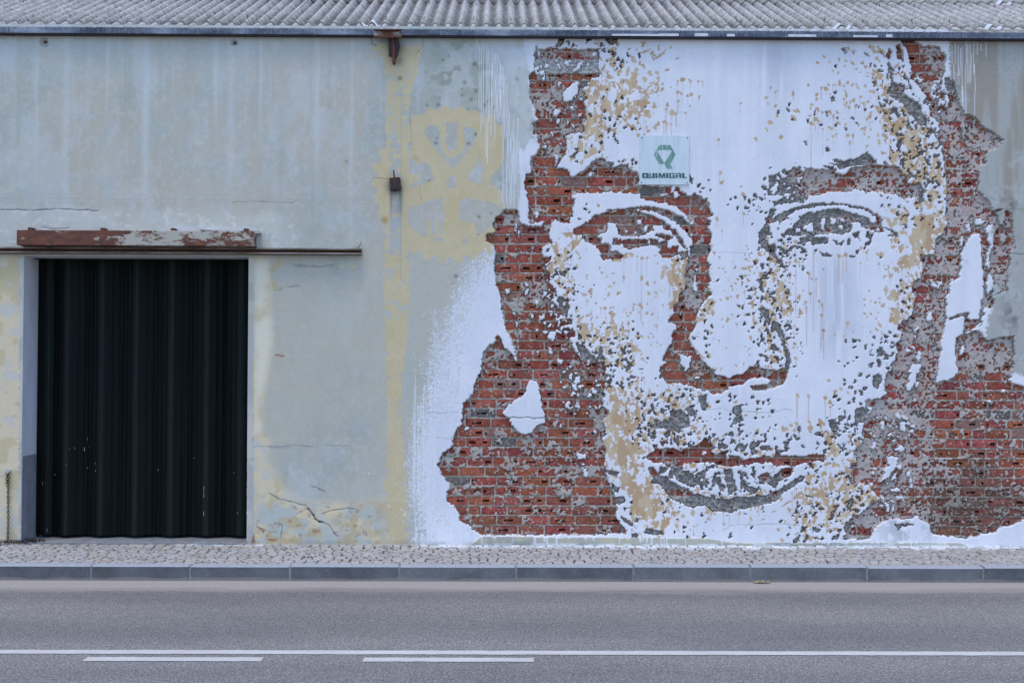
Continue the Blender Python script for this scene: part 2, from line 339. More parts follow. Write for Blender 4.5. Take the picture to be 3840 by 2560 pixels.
# ---- painted render left standing inside the stripped areas
ISLE = [
 ('a0', '1255,268 1310,265 1292,312 1265,300'), ('a0', '1025,165 1045,175 1050,240 1020,245'), ('a0', '1350,470 1400,450 1392,560 1340,622 1270,642 1250,560 1300,512'), ('a0', '1190,700 1235,720 1205,765 1160,775 1165,740'),
 ('a0', '1300,795 1315,800 1305,860 1288,850'), ('a0', '1200,790 1230,800 1225,840 1185,835'), ('a0', '1200,460 1240,460 1220,510 1195,490'), ('a0', '1080,375 1100,375 1065,470 1055,450'), ('a0', '1150,900 1168,940 1155,965 1140,930'), ('a0', '1330,660 1360,690 1350,740 1315,710'),
 ('a0', '1215,1010 1245,1015 1240,1040 1215,1035'), ('a0', '1080,1010 1110,1060 1080,1080'), ('a0', '1530,170 1560,200 1540,240 1515,210'), ('a0', '1180,1120 1215,1130 1200,1190 1180,1240'),
 ('a1', '-80,1295 -28,1285 -40,1320 -90,1325'), ('a1', '700,1480 720,1440 760,1500 720,1520'), ('a1', '580,1490 650,1480 660,1500 580,1505'), ('a1', '680,1415 720,1420 700,1470 670,1470'),
 ('c0', '940,60 1010,70 1040,160 1060,300 1092,420 1080,440 1000,490 960,540 910,570 830,530 800,490 760,440 700,360 740,310 830,230 900,190'),
 ('c0', '1370,740 1460,745 1465,790 1430,780 1380,785'), ('c0', '1435,825 1460,830 1455,860 1435,855'), ('c0', '1430,870 1465,880 1470,950 1445,950'), ('c0', '1300,10 1330,0 1340,50 1310,60'), ('c0', '1360,40 1410,20 1400,90 1370,100'), ('c0', '1230,470 1250,490 1225,520 1210,490'), ('c0', '340,500 395,490 390,520 350,525'),
 ('b0', '820,200 835,200 825,280 815,260'), ('b0', '845,250 862,270 852,318 840,290'), ('b0', '1000,90 1040,95 1030,140 1000,140'), ('b0', '950,190 1090,170 1060,210 970,215'),
 ('b0', '715,790 760,800 755,840 720,835'), ('b0', '905,790 935,800 925,850 900,850'), ('b0', '900,735 935,735 930,760 905,760'), ('b0', '1080,810 1105,820 1070,885 1065,860'), ('b0', '950,1005 990,1090 980,1110 950,1050'), ('b0', '1035,1010 1060,1100 1040,1110'), ('b0', '820,1090 840,1090 835,1150 820,1150'), ('b0', '1000,895 1030,910 1010,945'), ('b0', '1120,1190 1190,1180 1190,1240 1160,1265 1120,1230'), ('b0', '1125,1330 1160,1330 1165,1390 1130,1390'), ('b0', '1010,1360 1030,1365 1025,1410'), ('b0', '1190,1430 1250,1440 1240,1485 1200,1480'), ('b0', '1165,1010 1210,1010 1200,1060'), ('b0', '1145,900 1180,890 1190,930'), ('b0', '790,1010 820,1010 800,1070'),
 ('b1', '360,160 405,160 400,200 365,198'), ('b1', '252,250 285,248 280,275 255,275'), ('b1', '345,262 370,265 362,285 345,285'), ('b1', '440,215 462,220 430,280 415,270'), ('b1', '515,190 600,215 682,260 670,287 560,282 512,272'), ('b1', '890,170 905,165 900,200'),
 ('b1', '880,650 900,650 905,740 925,800 890,830 885,740'), ('b1', '755,1010 775,1005 778,1025 760,1032'), ('b1', '895,610 930,600 925,640'), ('b1', '830,1420 870,1410 850,1470 820,1460'), ('b1', '745,1390 830,1400 850,1500 820,1560 780,1500'), ('b1', '650,1100 720,1115 720,1160 690,1160'),
 ('b2', '410,165 417,282 370,270 322,235'), ('b2', '575,145 625,138 638,170 620,200 585,200'), ('b2', '655,140 690,150 690,180 660,170'), ('b2', '645,205 690,200 690,245 660,245'), ('b2', '485,140 530,145 515,250 490,240'), ('b2', '240,240 300,235 310,265 260,275'), ('b2', '770,180 850,190 860,225 790,270 770,240'), ('b2', '995,240 1025,240 1025,272 995,270'), ('b2', '930,155 980,130 1000,180 950,180'),
 ('b2', '1890,290 1950,290 1960,400 1970,520 1985,640 1980,800 1950,1000 1930,1060 1870,1085 1830,1060 1850,1010 1800,1000 1660,1062 1640,1040 1640,860 1670,830 1680,740 1690,690 1720,720 1750,690 1780,620 1770,480 1800,420 1840,350'),
 ('b2', '1640,1075 1800,1037 1800,1200 1730,1250 1720,1400 1755,1570 1745,1568 1700,1620 1550,1650 1555,1568 1580,1450 1600,1250 1620,1150'), ('b2', '1815,1205 1960,1100 1952,1132 1830,1215'),
 ('b2', '1990,240 2060,180 2100,230 2062,400 2042,500 2030,632 2003,560 2040,420 2028,300'), ('b2', '2040,640 2077,720 2062,800 2010,842 2010,740'), ('b2', '2080,700 2155,822 2068,847'), ('b2', '1895,135 2000,160 1950,212 1910,190'), ('b2', '2110,90 2182,50 2172,212 2140,202'), ('b2', '2140,290 2200,310 2160,380 2140,340'),
 ('b2', '2000,970 2052,1050 2112,1120 2062,1152 1970,1162 1990,1080'), ('b2', '1980,1182 2140,1132 2252,1182 2222,1232 2100,1242 2020,1272'), ('b2', '1770,320 1800,310 1785,400 1768,400'), ('b2', '1820,200 1870,210 1860,280 1830,270'), ('b2', '1815,1290 1815,1370 1770,1410 1770,1350'),
 ('b2', '1470,1020 1515,1010 1515,1075 1470,1085'), ('b2', '1505,740 1540,730 1530,765'), ('b2', '1560,720 1615,730 1610,760 1570,755'), ('b2', '1330,1150 1385,1145 1360,1200'), ('b2', '1270,1345 1305,1350 1300,1380 1275,1375'), ('b2', '1380,1330 1410,1380 1390,1430'), ('b2', '1350,1405 1420,1420 1400,1470'),
 ('b2', '1310,1470 1420,1480 1390,1560 1320,1560'),
 ('c2', '1300,0 1360,0 1370,60 1310,160 1275,140 1300,60'), ('c2', '1365,70 1390,80 1375,140 1362,130'), ('c2', '1345,215 1365,225 1358,270 1340,250'), ('c2', '1210,650 1262,690 1222,722 1165,705'), ('c2', '1100,760 1200,760 1182,850 1132,930 1080,972 1068,880 1110,840'), ('c2', '1185,845 1230,840 1240,870 1205,880 1180,865'),
 ('c2', '1040,450 1075,440 1070,520 1045,520'), ('c2', '1215,460 1265,440 1262,530 1210,540'), ('c2', '1305,460 1350,470 1350,500 1305,490'), ('c2', '1180,570 1210,580 1200,610'), ('c2', '1130,980 1190,900 1180,960 1140,990'), ('c2', '1030,1000 1090,930 1080,980'), ('c2', '1310,960 1330,990 1320,1050 1300,1050'), ('c2', '1160,1060 1220,1040 1215,1085 1160,1090'),
 ('c2', '970,880 990,860 985,910'), ('c2', '1075,1180 1115,1190 1120,1270 1090,1250'), ('c2', '1150,1210 1165,1250 1145,1265'), ('c2', '2000,240 2055,240 2040,270'), ('c2', '2150,150 2190,150 2185,185 2155,180'), ('c2', '985,1300 1010,1290 1005,1330'), ('c2', '1180,380 1220,390 1225,420 1190,415'), ('c2', '1240,390 1290,410 1280,430 1245,430'), ('c2', '1095,470 1125,465 1120,490'), ('c2', '940,530 970,540 960,560'), ('c2', '1000,1200 1010,1200 1005,1210'),
 ('a2', '1215,100 1270,150 1300,230 1312,320 1332,372 1290,372 1250,300 1240,180'), ('a2', '1360,360 1400,400 1410,480 1380,440'), ('a2', '1640,570 1660,600 1655,720 1630,650'), ('a2', '1790,830 1820,860 1815,1010 1795,980'), ('a2', '640,1265 700,1280 705,1310 660,1310'),
 ('a2', '1400,670 1480,700 1500,770 1460,760'), ('a2', '1310,430 1350,480 1400,520 1450,580 1430,640 1330,560'), ('a2', '1270,540 1330,560 1320,620 1285,600'), ('c1', '1190,730 1215,730 1218,790 1195,790'), ('c1', '960,700 1020,730 960,745'), ('c1', '750,920 790,910 780,940'), ('c1', '880,920 920,920 900,960'),
]
# ---- ochre undercoat where only the white coat is scraped away
OCHRE = [
 ('a0', '1510,440 1700,460 1690,520 1640,600 1600,700 1680,830 1620,880 1580,920 1440,1000 1430,1100 1380,1100 1390,1000 1460,850 1490,740 1470,600 1490,500'), ('a0', '1590,350 1700,360 1690,440 1650,430 1620,400'),
 ('a0', '1740,340 1790,340 1780,400 1745,410'), ('a0', '1750,440 1840,430 1830,470 1790,490 1780,560 1740,500'), ('a0', '1850,470 1930,450 1930,490 1860,520'), ('a0', '1830,330 1870,320 1860,410 1830,410'), ('a0', '1900,350 1950,380 1930,420 1900,400'), ('a0', '1810,520 1930,540 1840,590 1790,580'),
 ('a0', '1880,640 1990,620 2050,600 2060,650 1990,690 1890,680'), ('a0', '1905,720 1960,700 1960,800 1910,790'), ('a0', '2000,720 2050,720 2060,800 2010,830'), ('a0', '1960,190 2065,142 2045,175 1985,200'), ('a0', '2120,118 2145,120 2140,175 2122,165'), ('a0', '2075,260 2120,220 2215,148 2190,200 2130,240 2080,262'), ('a0', '2035,220 2060,180 2110,165 2090,200 2050,220'), ('a0', '2280,250 2330,232 2325,250 2290,262'),
 ('a0', '1440,1140 1520,1060 1600,1060 1590,1100 1520,1140 1450,1180'), ('a0', '1660,130 1700,120 1760,160 1700,180 1660,170'), ('a0', '1680,290 1740,260 1740,310 1700,320'), ('a0', '1930,700 1990,660 2010,720 1950,760'), ('a0', '2060,690 2150,665 2140,690 2080,705'), ('a0', '1300,960 1340,950 1330,1120 1300,1110'),
 ('a2', '1020,700 1080,640 1130,680 1130,800 1110,840 1060,830'), ('a2', '1100,840 1140,900 1110,960 1080,940'), ('a2', '1190,780 1300,800 1340,900 1400,980 1420,1080 1440,1250 1400,1340 1290,1320 1260,1220 1240,1050 1230,940 1190,870'), ('a2', '1175,940 1260,950 1250,1000 1180,1000'), ('a2', '1080,950 1130,960 1140,1050 1080,1070'),
 ('a2', '1040,515 1100,520 1130,560 1090,640 1040,580'), ('a2', '1110,770 1160,800 1150,840 1110,835'), ('a2', '1500,1020 1560,1010 1560,1090 1510,1080'), ('a2', '1510,1160 1560,1130 1600,1250 1580,1350 1480,1350 1500,1250'), ('a2', '1470,1440 1560,1440 1590,1568 1500,1568'), ('a2', '1430,1000 1490,1030 1480,1080 1430,1060'),
 ('a2', '860,130 1000,120 1090,190 1040,200 960,200 950,160'), ('a2', '960,240 1010,225 1040,290 1000,270'), ('a2', '960,340 1010,340 1000,380 960,370'), ('a2', '880,370 930,380 930,430 895,420'), ('a2', '1015,380 1060,400 1050,425 1020,410'), ('a2', '845,280 890,265 885,300 850,300'), ('a2', '725,140 760,140 755,210 735,210'), ('a2', '770,170 805,165 790,210 770,200'), ('a2', '980,440 1010,470 1015,520 985,500'), ('a2', '885,310 915,310 912,340 888,340'),
 ('a2', '650,440 675,445 675,510 655,500'), ('a2', '420,785 460,800 470,830 430,820'), ('a2', '560,730 590,735 590,775 560,765'), ('a2', '680,775 712,778 708,810 682,800'), ('a2', '1160,320 1210,280 1190,330 1165,335'),
 ('b2', '1340,110 1600,100 1630,260 1540,300 1530,440 1400,460 1330,560 1420,600 1380,700 1300,740 1290,680 1330,560 1180,570 1220,500 1330,460 1290,330 1330,250'), ('b2', '1140,800 1200,830 1330,820 1330,1010 1280,1070 1200,1080 1190,1160 1150,1090 1180,1010 1100,980 1090,920 1140,860'),
 ('b2', '1080,150 1180,140 1190,200 1130,240 1100,200'), ('b2', '1100,320 1200,310 1200,370 1140,380'), ('b2', '1130,400 1180,390 1170,480 1140,480'), ('b2', '1195,390 1250,420 1230,460 1200,460'), ('b2', '830,410 870,400 860,440 830,440'), ('b2', '1160,1100 1200,1090 1240,1230 1180,1240'),
 ('b2', '1000,1090 1040,1095 1050,1150 1010,1130'), ('b2', '1030,1170 1060,1180 1055,1215 1035,1205'), ('b2', '855,1115 895,1120 885,1150 860,1145'), ('b2', '985,1040 1015,1050 1015,1075 985,1070'), ('b2', '1770,770 1830,770 1820,960 1790,960'), ('b2', '1740,1050 1800,1040 1780,1090 1740,1095'), ('b2', '1630,1030 1660,1040 1660,1070 1635,1065'),
 ('b2', '1380,0 1480,10 1560,30 1600,0 1620,60 1500,90 1400,60'), ('b1', '1540,440 1600,480 1640,540 1560,550'), ('b1', '1660,760 1740,780 1785,840 1770,860 1700,820 1650,860 1630,820'), ('b1', '1600,690 1640,690 1620,760 1595,750'), ('b1', '1680,715 1725,735 1720,755 1685,745'), ('b1', '1620,860 1680,890 1700,940 1660,950'), ('b1', '1720,890 1790,910 1790,940 1740,930'), ('b1', '1710,1000 1770,950 1810,970 1800,1010 1840,1000 1870,1060 1790,1050 1750,1050'), ('b1', '1770,1130 1815,1115 1800,1160'), ('b1', '1400,920 1440,880 1440,980 1410,960'), ('b1', '1540,820 1580,815 1570,900 1540,890'),
 ('b1', '1550,1200 1600,1220 1640,1290 1620,1330 1570,1300'), ('b1', '1580,1390 1640,1400 1660,1460 1600,1480'), ('b1', '1280,915 1335,920 1335,980 1300,975'), ('b1', '1560,320 1590,300 1570,380'),
 ('b1', '650,640 700,560 760,520 830,500 820,600 800,700 790,800 740,900 690,1000 660,1050 665,960 700,880 690,780 640,720'), ('b1', '1000,890 1110,880 1060,960 1080,1030 900,1120 920,1040'), ('b1', '1060,790 1190,810 1110,840 1040,820'), ('b1', '1040,580 1070,590 1060,620 1030,610'), ('b1', '1040,650 1110,650 1060,670'), ('b1', '1045,300 1090,300 1060,420 1045,400'), ('b1', '880,300 920,290 915,380 885,390'), ('b1', '1180,870 1240,860 1220,905 1180,890'), ('b1', '1110,890 1150,880 1140,910'), ('b1', '240,460 370,470 340,500 300,500 240,520'), ('b1', '390,500 490,480 480,505 400,525'), ('b1', '60,530 240,510 230,540 80,545'), ('b1', '870,1290 910,1340 960,1400 1020,1450 950,1410 890,1350'), ('b1', '750,430 815,430 800,460 760,460'),
 ('b0', '1160,590 1340,340 1420,320 1400,380 1220,560'), ('b0', '1240,280 1340,270 1340,330 1280,320'), ('b0', '1170,400 1220,380 1240,460 1180,450'), ('b0', '1220,570 1300,560 1290,610 1230,620'), ('b0', '1240,690 1310,630 1300,760 1250,770'), ('b0', '1390,440 1420,500 1420,550 1395,540'), ('b0', '1420,830 1480,840 1440,880'), ('b0', '1380,1050 1440,1040 1430,1110 1380,1110'), ('b0', '1430,1030 1515,1015 1510,1050 1440,1055'), ('b0', '1380,1120 1500,1100 1560,1160 1560,1300 1500,1280 1380,1200'), ('b0', '1400,930 1450,1000 1430,1000'), ('b0', '1530,920 1640,880 1640,910 1550,930'), ('b0', '1460,890 1500,890 1470,960'), ('b0', '1650,1010 1700,1000 1700,1040'), ('b0', '1580,1240 1650,1220 1650,1300 1590,1300'), ('b0', '1700,640 1730,640 1720,690 1705,680'), ('b0', '1640,770 1680,760 1670,800 1640,795'), ('b0', '1520,430 1560,420 1580,480 1530,470'), ('b0', '1790,960 1830,1000 1800,1000'), ('b0', '1830,1020 1890,1000 1850,1060'), ('b0', '1710,1180 1750,1130 1750,1220 1720,1220'), ('b0', '1240,1100 1290,1090 1290,1160 1260,1160'),
 ('c0', '1650,60 1720,150 1780,300 1860,380 1930,420 1960,480 1900,560 1880,640 1960,700 1870,800 1880,900 1960,1000 2040,1060 2110,1150 2200,1340 2180,1420 2050,1440 2030,1380 1930,1310 1890,1200 1820,1050 1740,920 1690,800 1650,690 1620,600 1660,440'), ('c0', '1860,210 1900,200 1890,290 1860,300'), ('c0', '2120,140 2210,230 2200,260 2130,190'), ('c0', '1910,60 1950,60 1945,180 1925,180'), ('c0', '1990,350 2030,280 2030,380 2010,430'),
 ('c1', '880,1080 930,1040 960,1080 1060,1100 1200,1130 1400,1100 1560,1070 1560,1105 1400,1128 1200,1145 1030,1125'), ('c1', '810,830 920,820 900,870 830,860'), ('c1', '1010,830 1160,860 1340,850 1300,880 1180,880 1050,860'), ('c1', '1060,700 1110,700 1100,730'), ('c1', '1480,740 1550,740 1550,765 1490,760'), ('c1', '1690,420 1740,440 1760,530 1700,540 1690,480'), ('c1', '1590,485 1650,520 1600,520'), ('c1', '1920,430 1960,430 1980,560 1940,540'), ('c1', '1510,550 1560,570 1540,590'), ('c1', '1130,580 1180,545 1190,580'), ('c1', '2170,940 2250,890 2290,960 2200,1010'), ('c1', '2060,940 2150,875 2120,920'), ('c1', '1580,1280 1690,1230 1790,1140 1850,1100 1820,1150 1700,1230 1620,1280'), ('c1', '1280,1330 1320,1260 1320,1310 1290,1340'), ('c1', '640,1180 700,1190 690,1230 650,1220'), ('c1', '850,1280 910,1260 890,1310'), ('c1', '1880,1330 1910,1330 1900,1400 1880,1380'), ('c1', '2110,830 2200,830 2200,860 2130,850'), ('c1', '1240,260 1300,240 1270,290'), ('c1', '550,150 580,160 640,230 620,240 560,190'), ('c1', '460,200 500,180 500,240 460,240'), ('c1', '700,1270 760,1260 750,1310'), ('c1', '1390,1310 1420,1310 1415,1350'),
 ('c2', '610,920 700,880 740,930 740,1010 780,1040 700,1130 640,1080 660,1020 610,980'), ('c2', '790,1060 950,1000 1020,1140 900,1270 720,1310 700,1260 760,1130'), ('c2', '450,390 500,430 560,520 600,560 650,700 640,780 590,760 530,620 480,500'), ('c2', '780,560 850,600 840,700 790,740'), ('c2', '760,780 800,790 830,850 740,930 740,850'), ('c2', '620,1310 760,1200 720,1280'), ('c2', '510,1160 580,1150 570,1200 520,1200'), ('c2', '1000,1130 1050,1120 1030,1160'), ('c2', '350,430 395,430 400,550 370,520'), ('c2', '120,430 180,440 195,520 130,530'), ('c2', '310,1320 370,1330 350,1390'), ('c2', '490,1090 525,1090 520,1140'), ('c2', '860,1010 960,1030 900,1090'), ('c2', '1120,860 1140,900 1110,930'), ('c2', '1170,760 1195,780 1180,830'),
]
OBLOB = [
 ('a0', '1298,93,2 2005,435,22,520 1965,555,14,40 2000,550,12 2035,515,14,90 2060,548,10 2165,485,13 2165,530,15 2105,558,13 2210,348,17 2115,378,20 2050,380,26 2305,455,10,30 2305,555,17,130 2345,575,10 2308,640,13,90 2245,510,8 2210,672,15,60 2195,712,10,190 2255,742,20,50 2290,755,16,100 2180,825,15,110 2205,838,15,130 2242,848,12,100 2120,852,22 2100,880,20 2035,912,16 2020,878,16 2000,945,14,250 1945,950,16 2240,145,12 2090,665,15 1800,675,20 1860,680,30 1870,760,30 1860,860,24 1905,880,28 1820,768,14 1825,810,16 2010,400,2 1770,470,2 1960,290,18 2000,320,16 1910,400,20 2340,440,14,20 1490,1250,12 1820,1180,14,60 1885,1250,14,30 1425,1200,20,60'),
 ('a1', '788,440,22,200 852,455,18,40 928,457,11,20 967,458,11,30 735,455,9,30 737,555,17,160 770,558,10 830,590,14,60 858,572,18 875,575,10,40 933,597,12,40 740,640,11,70 855,682,9 690,740,22,80 722,755,16,90 810,750,11,40 770,740,6,15 640,672,14,60 628,712,9,130 676,848,11,90 638,840,12,110 610,825,14,120 545,855,20 525,880,16 1312,657,12,60 1115,990,14,60 1455,983,16 1132,1295,20,90 1145,1385,18 1322,1425,13 1340,1490,20 1590,510,13 1640,555,14,50 1552,605,15,60 1570,662,9 1635,682,14 1655,770,16 1590,835,22 1560,897,17 1688,970,20 1800,568,18,50 1803,795,24,20 1845,730,18 1812,728,10 1938,487,12 2055,515,12,90 2100,525,20,30 2017,575,16 2015,615,14 1968,675,15 1958,705,12 2085,232,16 2025,288,15 1968,843,20,390 2000,805,18,90 2025,715,18,120 2030,820,14,110 1955,770,14 2070,740,14,70 2070,890,10,220 2140,740,18,60 2168,775,13,60'),
 ('a2', '20,510,13 72,555,14,50 228,568,18,40 65,682,14 85,770,16 22,835,22 118,970,20 488,515,12,90 530,525,20,30 455,715,18,120 400,843,20,400 432,800,18,90 500,740,14,70 640,740,13,60 600,775,12,60 580,885,22,60 600,960,12,110 627,945,11,30 730,955,15,20 778,955,15,60 750,1020,16,130 905,1050,16,30 925,970,14 885,890,24,30 880,935,12 718,850,12,40 850,597,15,70 875,655,15,50 890,672,10,110 785,628,16,40 755,645,12,50 700,620,14,40 720,655,11,40 705,680,10,40 740,690,12,50 808,683,14,60 830,852,14 735,465,16 700,500,12 775,492,14 815,488,13 895,495,16 555,488,12 600,492,10,40 628,492,10,20 565,570,10,30 450,575,12 450,612,15 400,672,14 650,255,14 715,265,14 775,290,16 570,278,10 455,288,14 515,232,16 600,360,14 645,380,14 815,342,11 842,375,10 700,310,10 965,390,18 990,455,18 1000,490,18 1095,430,16 1108,478,10 935,552,14 970,552,18 830,515,15 712,545,12 722,582,16 645,840,18 245,728,10 270,728,18 1020,1005,14 1020,1025,14,20 1055,1120,14 1055,885,12,60 1015,952,14 930,780,14,110 910,805,13,20 945,745,13,40 550,995,10 370,487,12'),
 ('b0', '1580,30,14,30 1505,270,14 1515,795,14,50 1655,678,10 1720,735,14,80 1690,770,12,40 1760,835,20 1670,845,18 1810,690,14,30 1980,692,20,0 1975,520,10,550 1815,480,10,230 2025,510,10,160 1935,495,8,120 2030,745,16 2095,735,12 2040,838,18 2110,828,13 2110,868,11 1965,945,22,130 1910,935,14 2025,935,10 1900,975,14 2025,1018,16 2075,1022,13 1950,1010,8 1720,965,12 1690,970,12 1565,1055,10,30 1600,965,10,40 1640,970,14,40 1720,1020,14 1650,1060,10,30 1660,1150,16,60 1620,1110,16 1690,1110,14 1800,1100,10,30 1855,1110,14,40 1985,1110,10,20 2115,1140,10,15 2095,1130,8 1820,1170,10,60 1860,1190,8,40 1970,1230,14 2040,1240,12 1990,1240,10 1920,1235,14 2085,1235,9 2065,1305,11 2120,1290,8 2150,1305,9 1860,1310,16,40 1830,1330,18 1920,1340,14,30 1890,1350,14,60 1775,1270,14,80 1800,1250,10,60 1885,1270,10,60 1970,1400,11,30 2025,1468,10 1700,1410,18 1650,1370,18 1740,1460,16 1690,1480,20 1760,1500,14 1860,1480,22 1870,1550,16 2120,560,10 2170,665,16 2200,595,16 2230,640,16,200 2105,490,12 1590,600,10 1610,640,12 2240,680,14,420 2260,760,14,100'),
 ('b1', '1265,600,14 1345,605,16 1370,400,9 1385,430,9 1360,480,10 1368,522,13 1125,505,10 1145,260,9,30 1175,640,9 1385,712,15,30 1295,705,11 1272,742,12 1230,770,12 1240,795,12 1355,820,10,30 1290,860,16 1240,1030,10,20 1195,1090,12 1280,1115,9,20 1145,1070,9 1148,1140,10 1045,1200,12 1065,1248,6 1120,1270,10 1410,1240,18 1490,1170,16 1272,1495,10 1343,1480,10,40 1100,150,18,60 1345,100,14,90 1470,595,8,15 1425,590,10 1440,645,12 1665,590,16 1650,630,16 1690,680,12 1770,555,18 1795,743,13 1600,660,12 1640,660,14 1825,360,18,640 1890,545,10 1942,650,12,180 1965,702,10,0 2007,705,11,150 1955,835,13,80 1915,915,13,80 1923,970,11,330 2037,905,13,60 2068,935,14,300 2060,1035,16,300 2080,1178,14,230 2300,1110,14,20 2178,1213,8 2268,1225,10 1812,1300,14,30 1825,1428,14,50 2222,490,15,220 2285,480,16,140 2250,500,8,230 1550,590,2 1560,1150,20 1680,1370,14 1985,470,6,700 1545,760,12'),
 ('b2', '650,490,14,220 715,480,16,140 680,500,8,220 372,650,12,180 437,705,11,150 387,835,13,80 347,915,13,80 353,970,11,330 467,905,13,60 498,935,14,300 490,1035,16,300 510,1178,14,230 245,1300,14,30 255,1428,14,50 730,1110,14,30 1020,570,14,20 850,555,8,15 1070,675,14,20 1122,672,11,190 930,815,9 882,890,12 1030,877,11 988,918,13 1030,920,10 890,938,10 885,1020,11 945,1022,12 910,1045,9 995,1165,14 940,1185,10 785,1195,12 700,1228,12 608,1213,9 1225,740,2 905,460,14,50 920,440,9 1710,1295,12 1728,1460,12 1612,1530,14 1230,580,10,80 1200,570,10,60 1290,590,8,140 415,360,4,340 255,360,18,600'),
 ('c0', '1870,40,12 1935,38,12,60 1975,35,10,30 1990,40,8,20 1870,110,14 1800,140,14,50 1825,190,20,40 1780,200,12 1885,190,18 1975,205,12,30 1935,240,14,60 1930,290,16 1780,260,18 2250,185,10 2300,180,10 2290,235,14 2050,160,18 2060,190,22,60 1990,370,16 2080,520,12 2020,610,20 2040,640,14,70 1965,690,14 1995,885,10 2110,1110,12,60 2080,1050,12,120 2140,1170,14 2230,1190,16,60 2280,1280,16,60 2200,1240,12 2130,1510,16 2190,1525,12 2330,1525,14 2260,1240,10 2220,1270,14'),
 ('c1', '235,150,18 320,185,18,40 405,205,12,40 290,240,18 365,235,14,40 330,280,16 210,260,18 430,35,9,50 370,35,11,40 680,190,12,10 690,215,16 790,185,14 940,185,14 880,150,16 820,230,12 825,270,12,40 790,300,16 560,220,12 500,230,12 630,250,16 500,340,14 460,340,18 570,430,14 690,550,12 720,530,14 860,480,10,120 890,520,10 925,555,14,80 1005,515,9 970,510,10 1370,380,14 1585,395,12 1465,360,16 1465,525,20 1540,570,16 1830,460,18,40 1810,520,16,30 1833,200,16,220 1845,210,10,120 1940,208,14,210 2095,225,14,220 2140,265,18 2140,312,9,70 2128,65,16 2185,170,16 2235,145,15 2300,175,10 1780,478,16 1960,500,20,60 1655,690,14 1600,700,18 1490,720,24 1410,750,18 1420,640,12 1330,720,16 890,720,16 980,730,16 970,860,10,30 1200,760,2 1780,880,2 1950,940,16,60 1990,930,14 1920,1060,16,30 1980,1060,16,60 2010,1110,14 1980,1145,12,80 2080,970,12,130 2100,1050,14,110 2075,1110,16 2120,1180,18,200 1885,1185,12 1765,1250,20 1690,1160,14,2 2010,1320,18 2000,1280,12 1960,1270,14 1900,1290,14 1850,1280,12 1830,1320,10,60 2110,1330,16,80 2150,1310,14 1665,1440,14 1695,1530,16 790,1315,16,50 730,1400,12 885,1410,10,60 912,1390,9,30 885,1475,10 850,1435,8 1000,1275,16 1050,1290,16,40 1080,1290,14 1165,1385,12,60 1160,1280,14,90 1215,1270,8,100 1300,1290,14,60 1410,1335,16,60 1410,1240,16 1525,1345,12 660,1180,18,60 700,1290,24 620,1080,12,50 510,1060,12,60 560,1110,14 1810,1000,10,230 1830,1060,10,250 1790,1100,8,220 2255,800,10 2305,795,10 2320,575,14 2310,630,14 2225,740,14 2180,740,18 2215,710,10 560,1510,18 760,1525,16 625,1525,12 850,1510,10 1300,480,2 2130,740,18'),
 ('c2', '560,65,16 615,170,16 667,145,15 735,180,12 265,200,16,180 372,208,14,210 527,225,14,220 572,265,18 572,312,9,70 262,460,18,40 242,520,16,30 210,478,14 215,740,2 85,690,14 50,750,18 685,800,12 740,795,12 750,575,14 745,630,14 755,712,14 660,710,10 545,830,18 600,840,20 520,920,24 500,940,10,120 420,940,14 360,940,16 415,1060,16 345,1060,16,30 325,1110,14 410,1145,12,80 530,1060,14,100 510,1110,18 315,1185,12 195,1250,18 440,1320,18 430,1350,14 390,1270,16 330,1290,12 265,1320,14,60 270,1290,10,60 540,1270,14 545,1320,18 540,1410,12,60 515,1340,10 95,1440,14 125,1530,16 455,1500,2 500,1500,10 325,1490,14 600,1170,16 640,1210,18,60 480,1200,18 560,1220,14 255,1480,12,30 330,1370,16 1070,1200,2'),
]
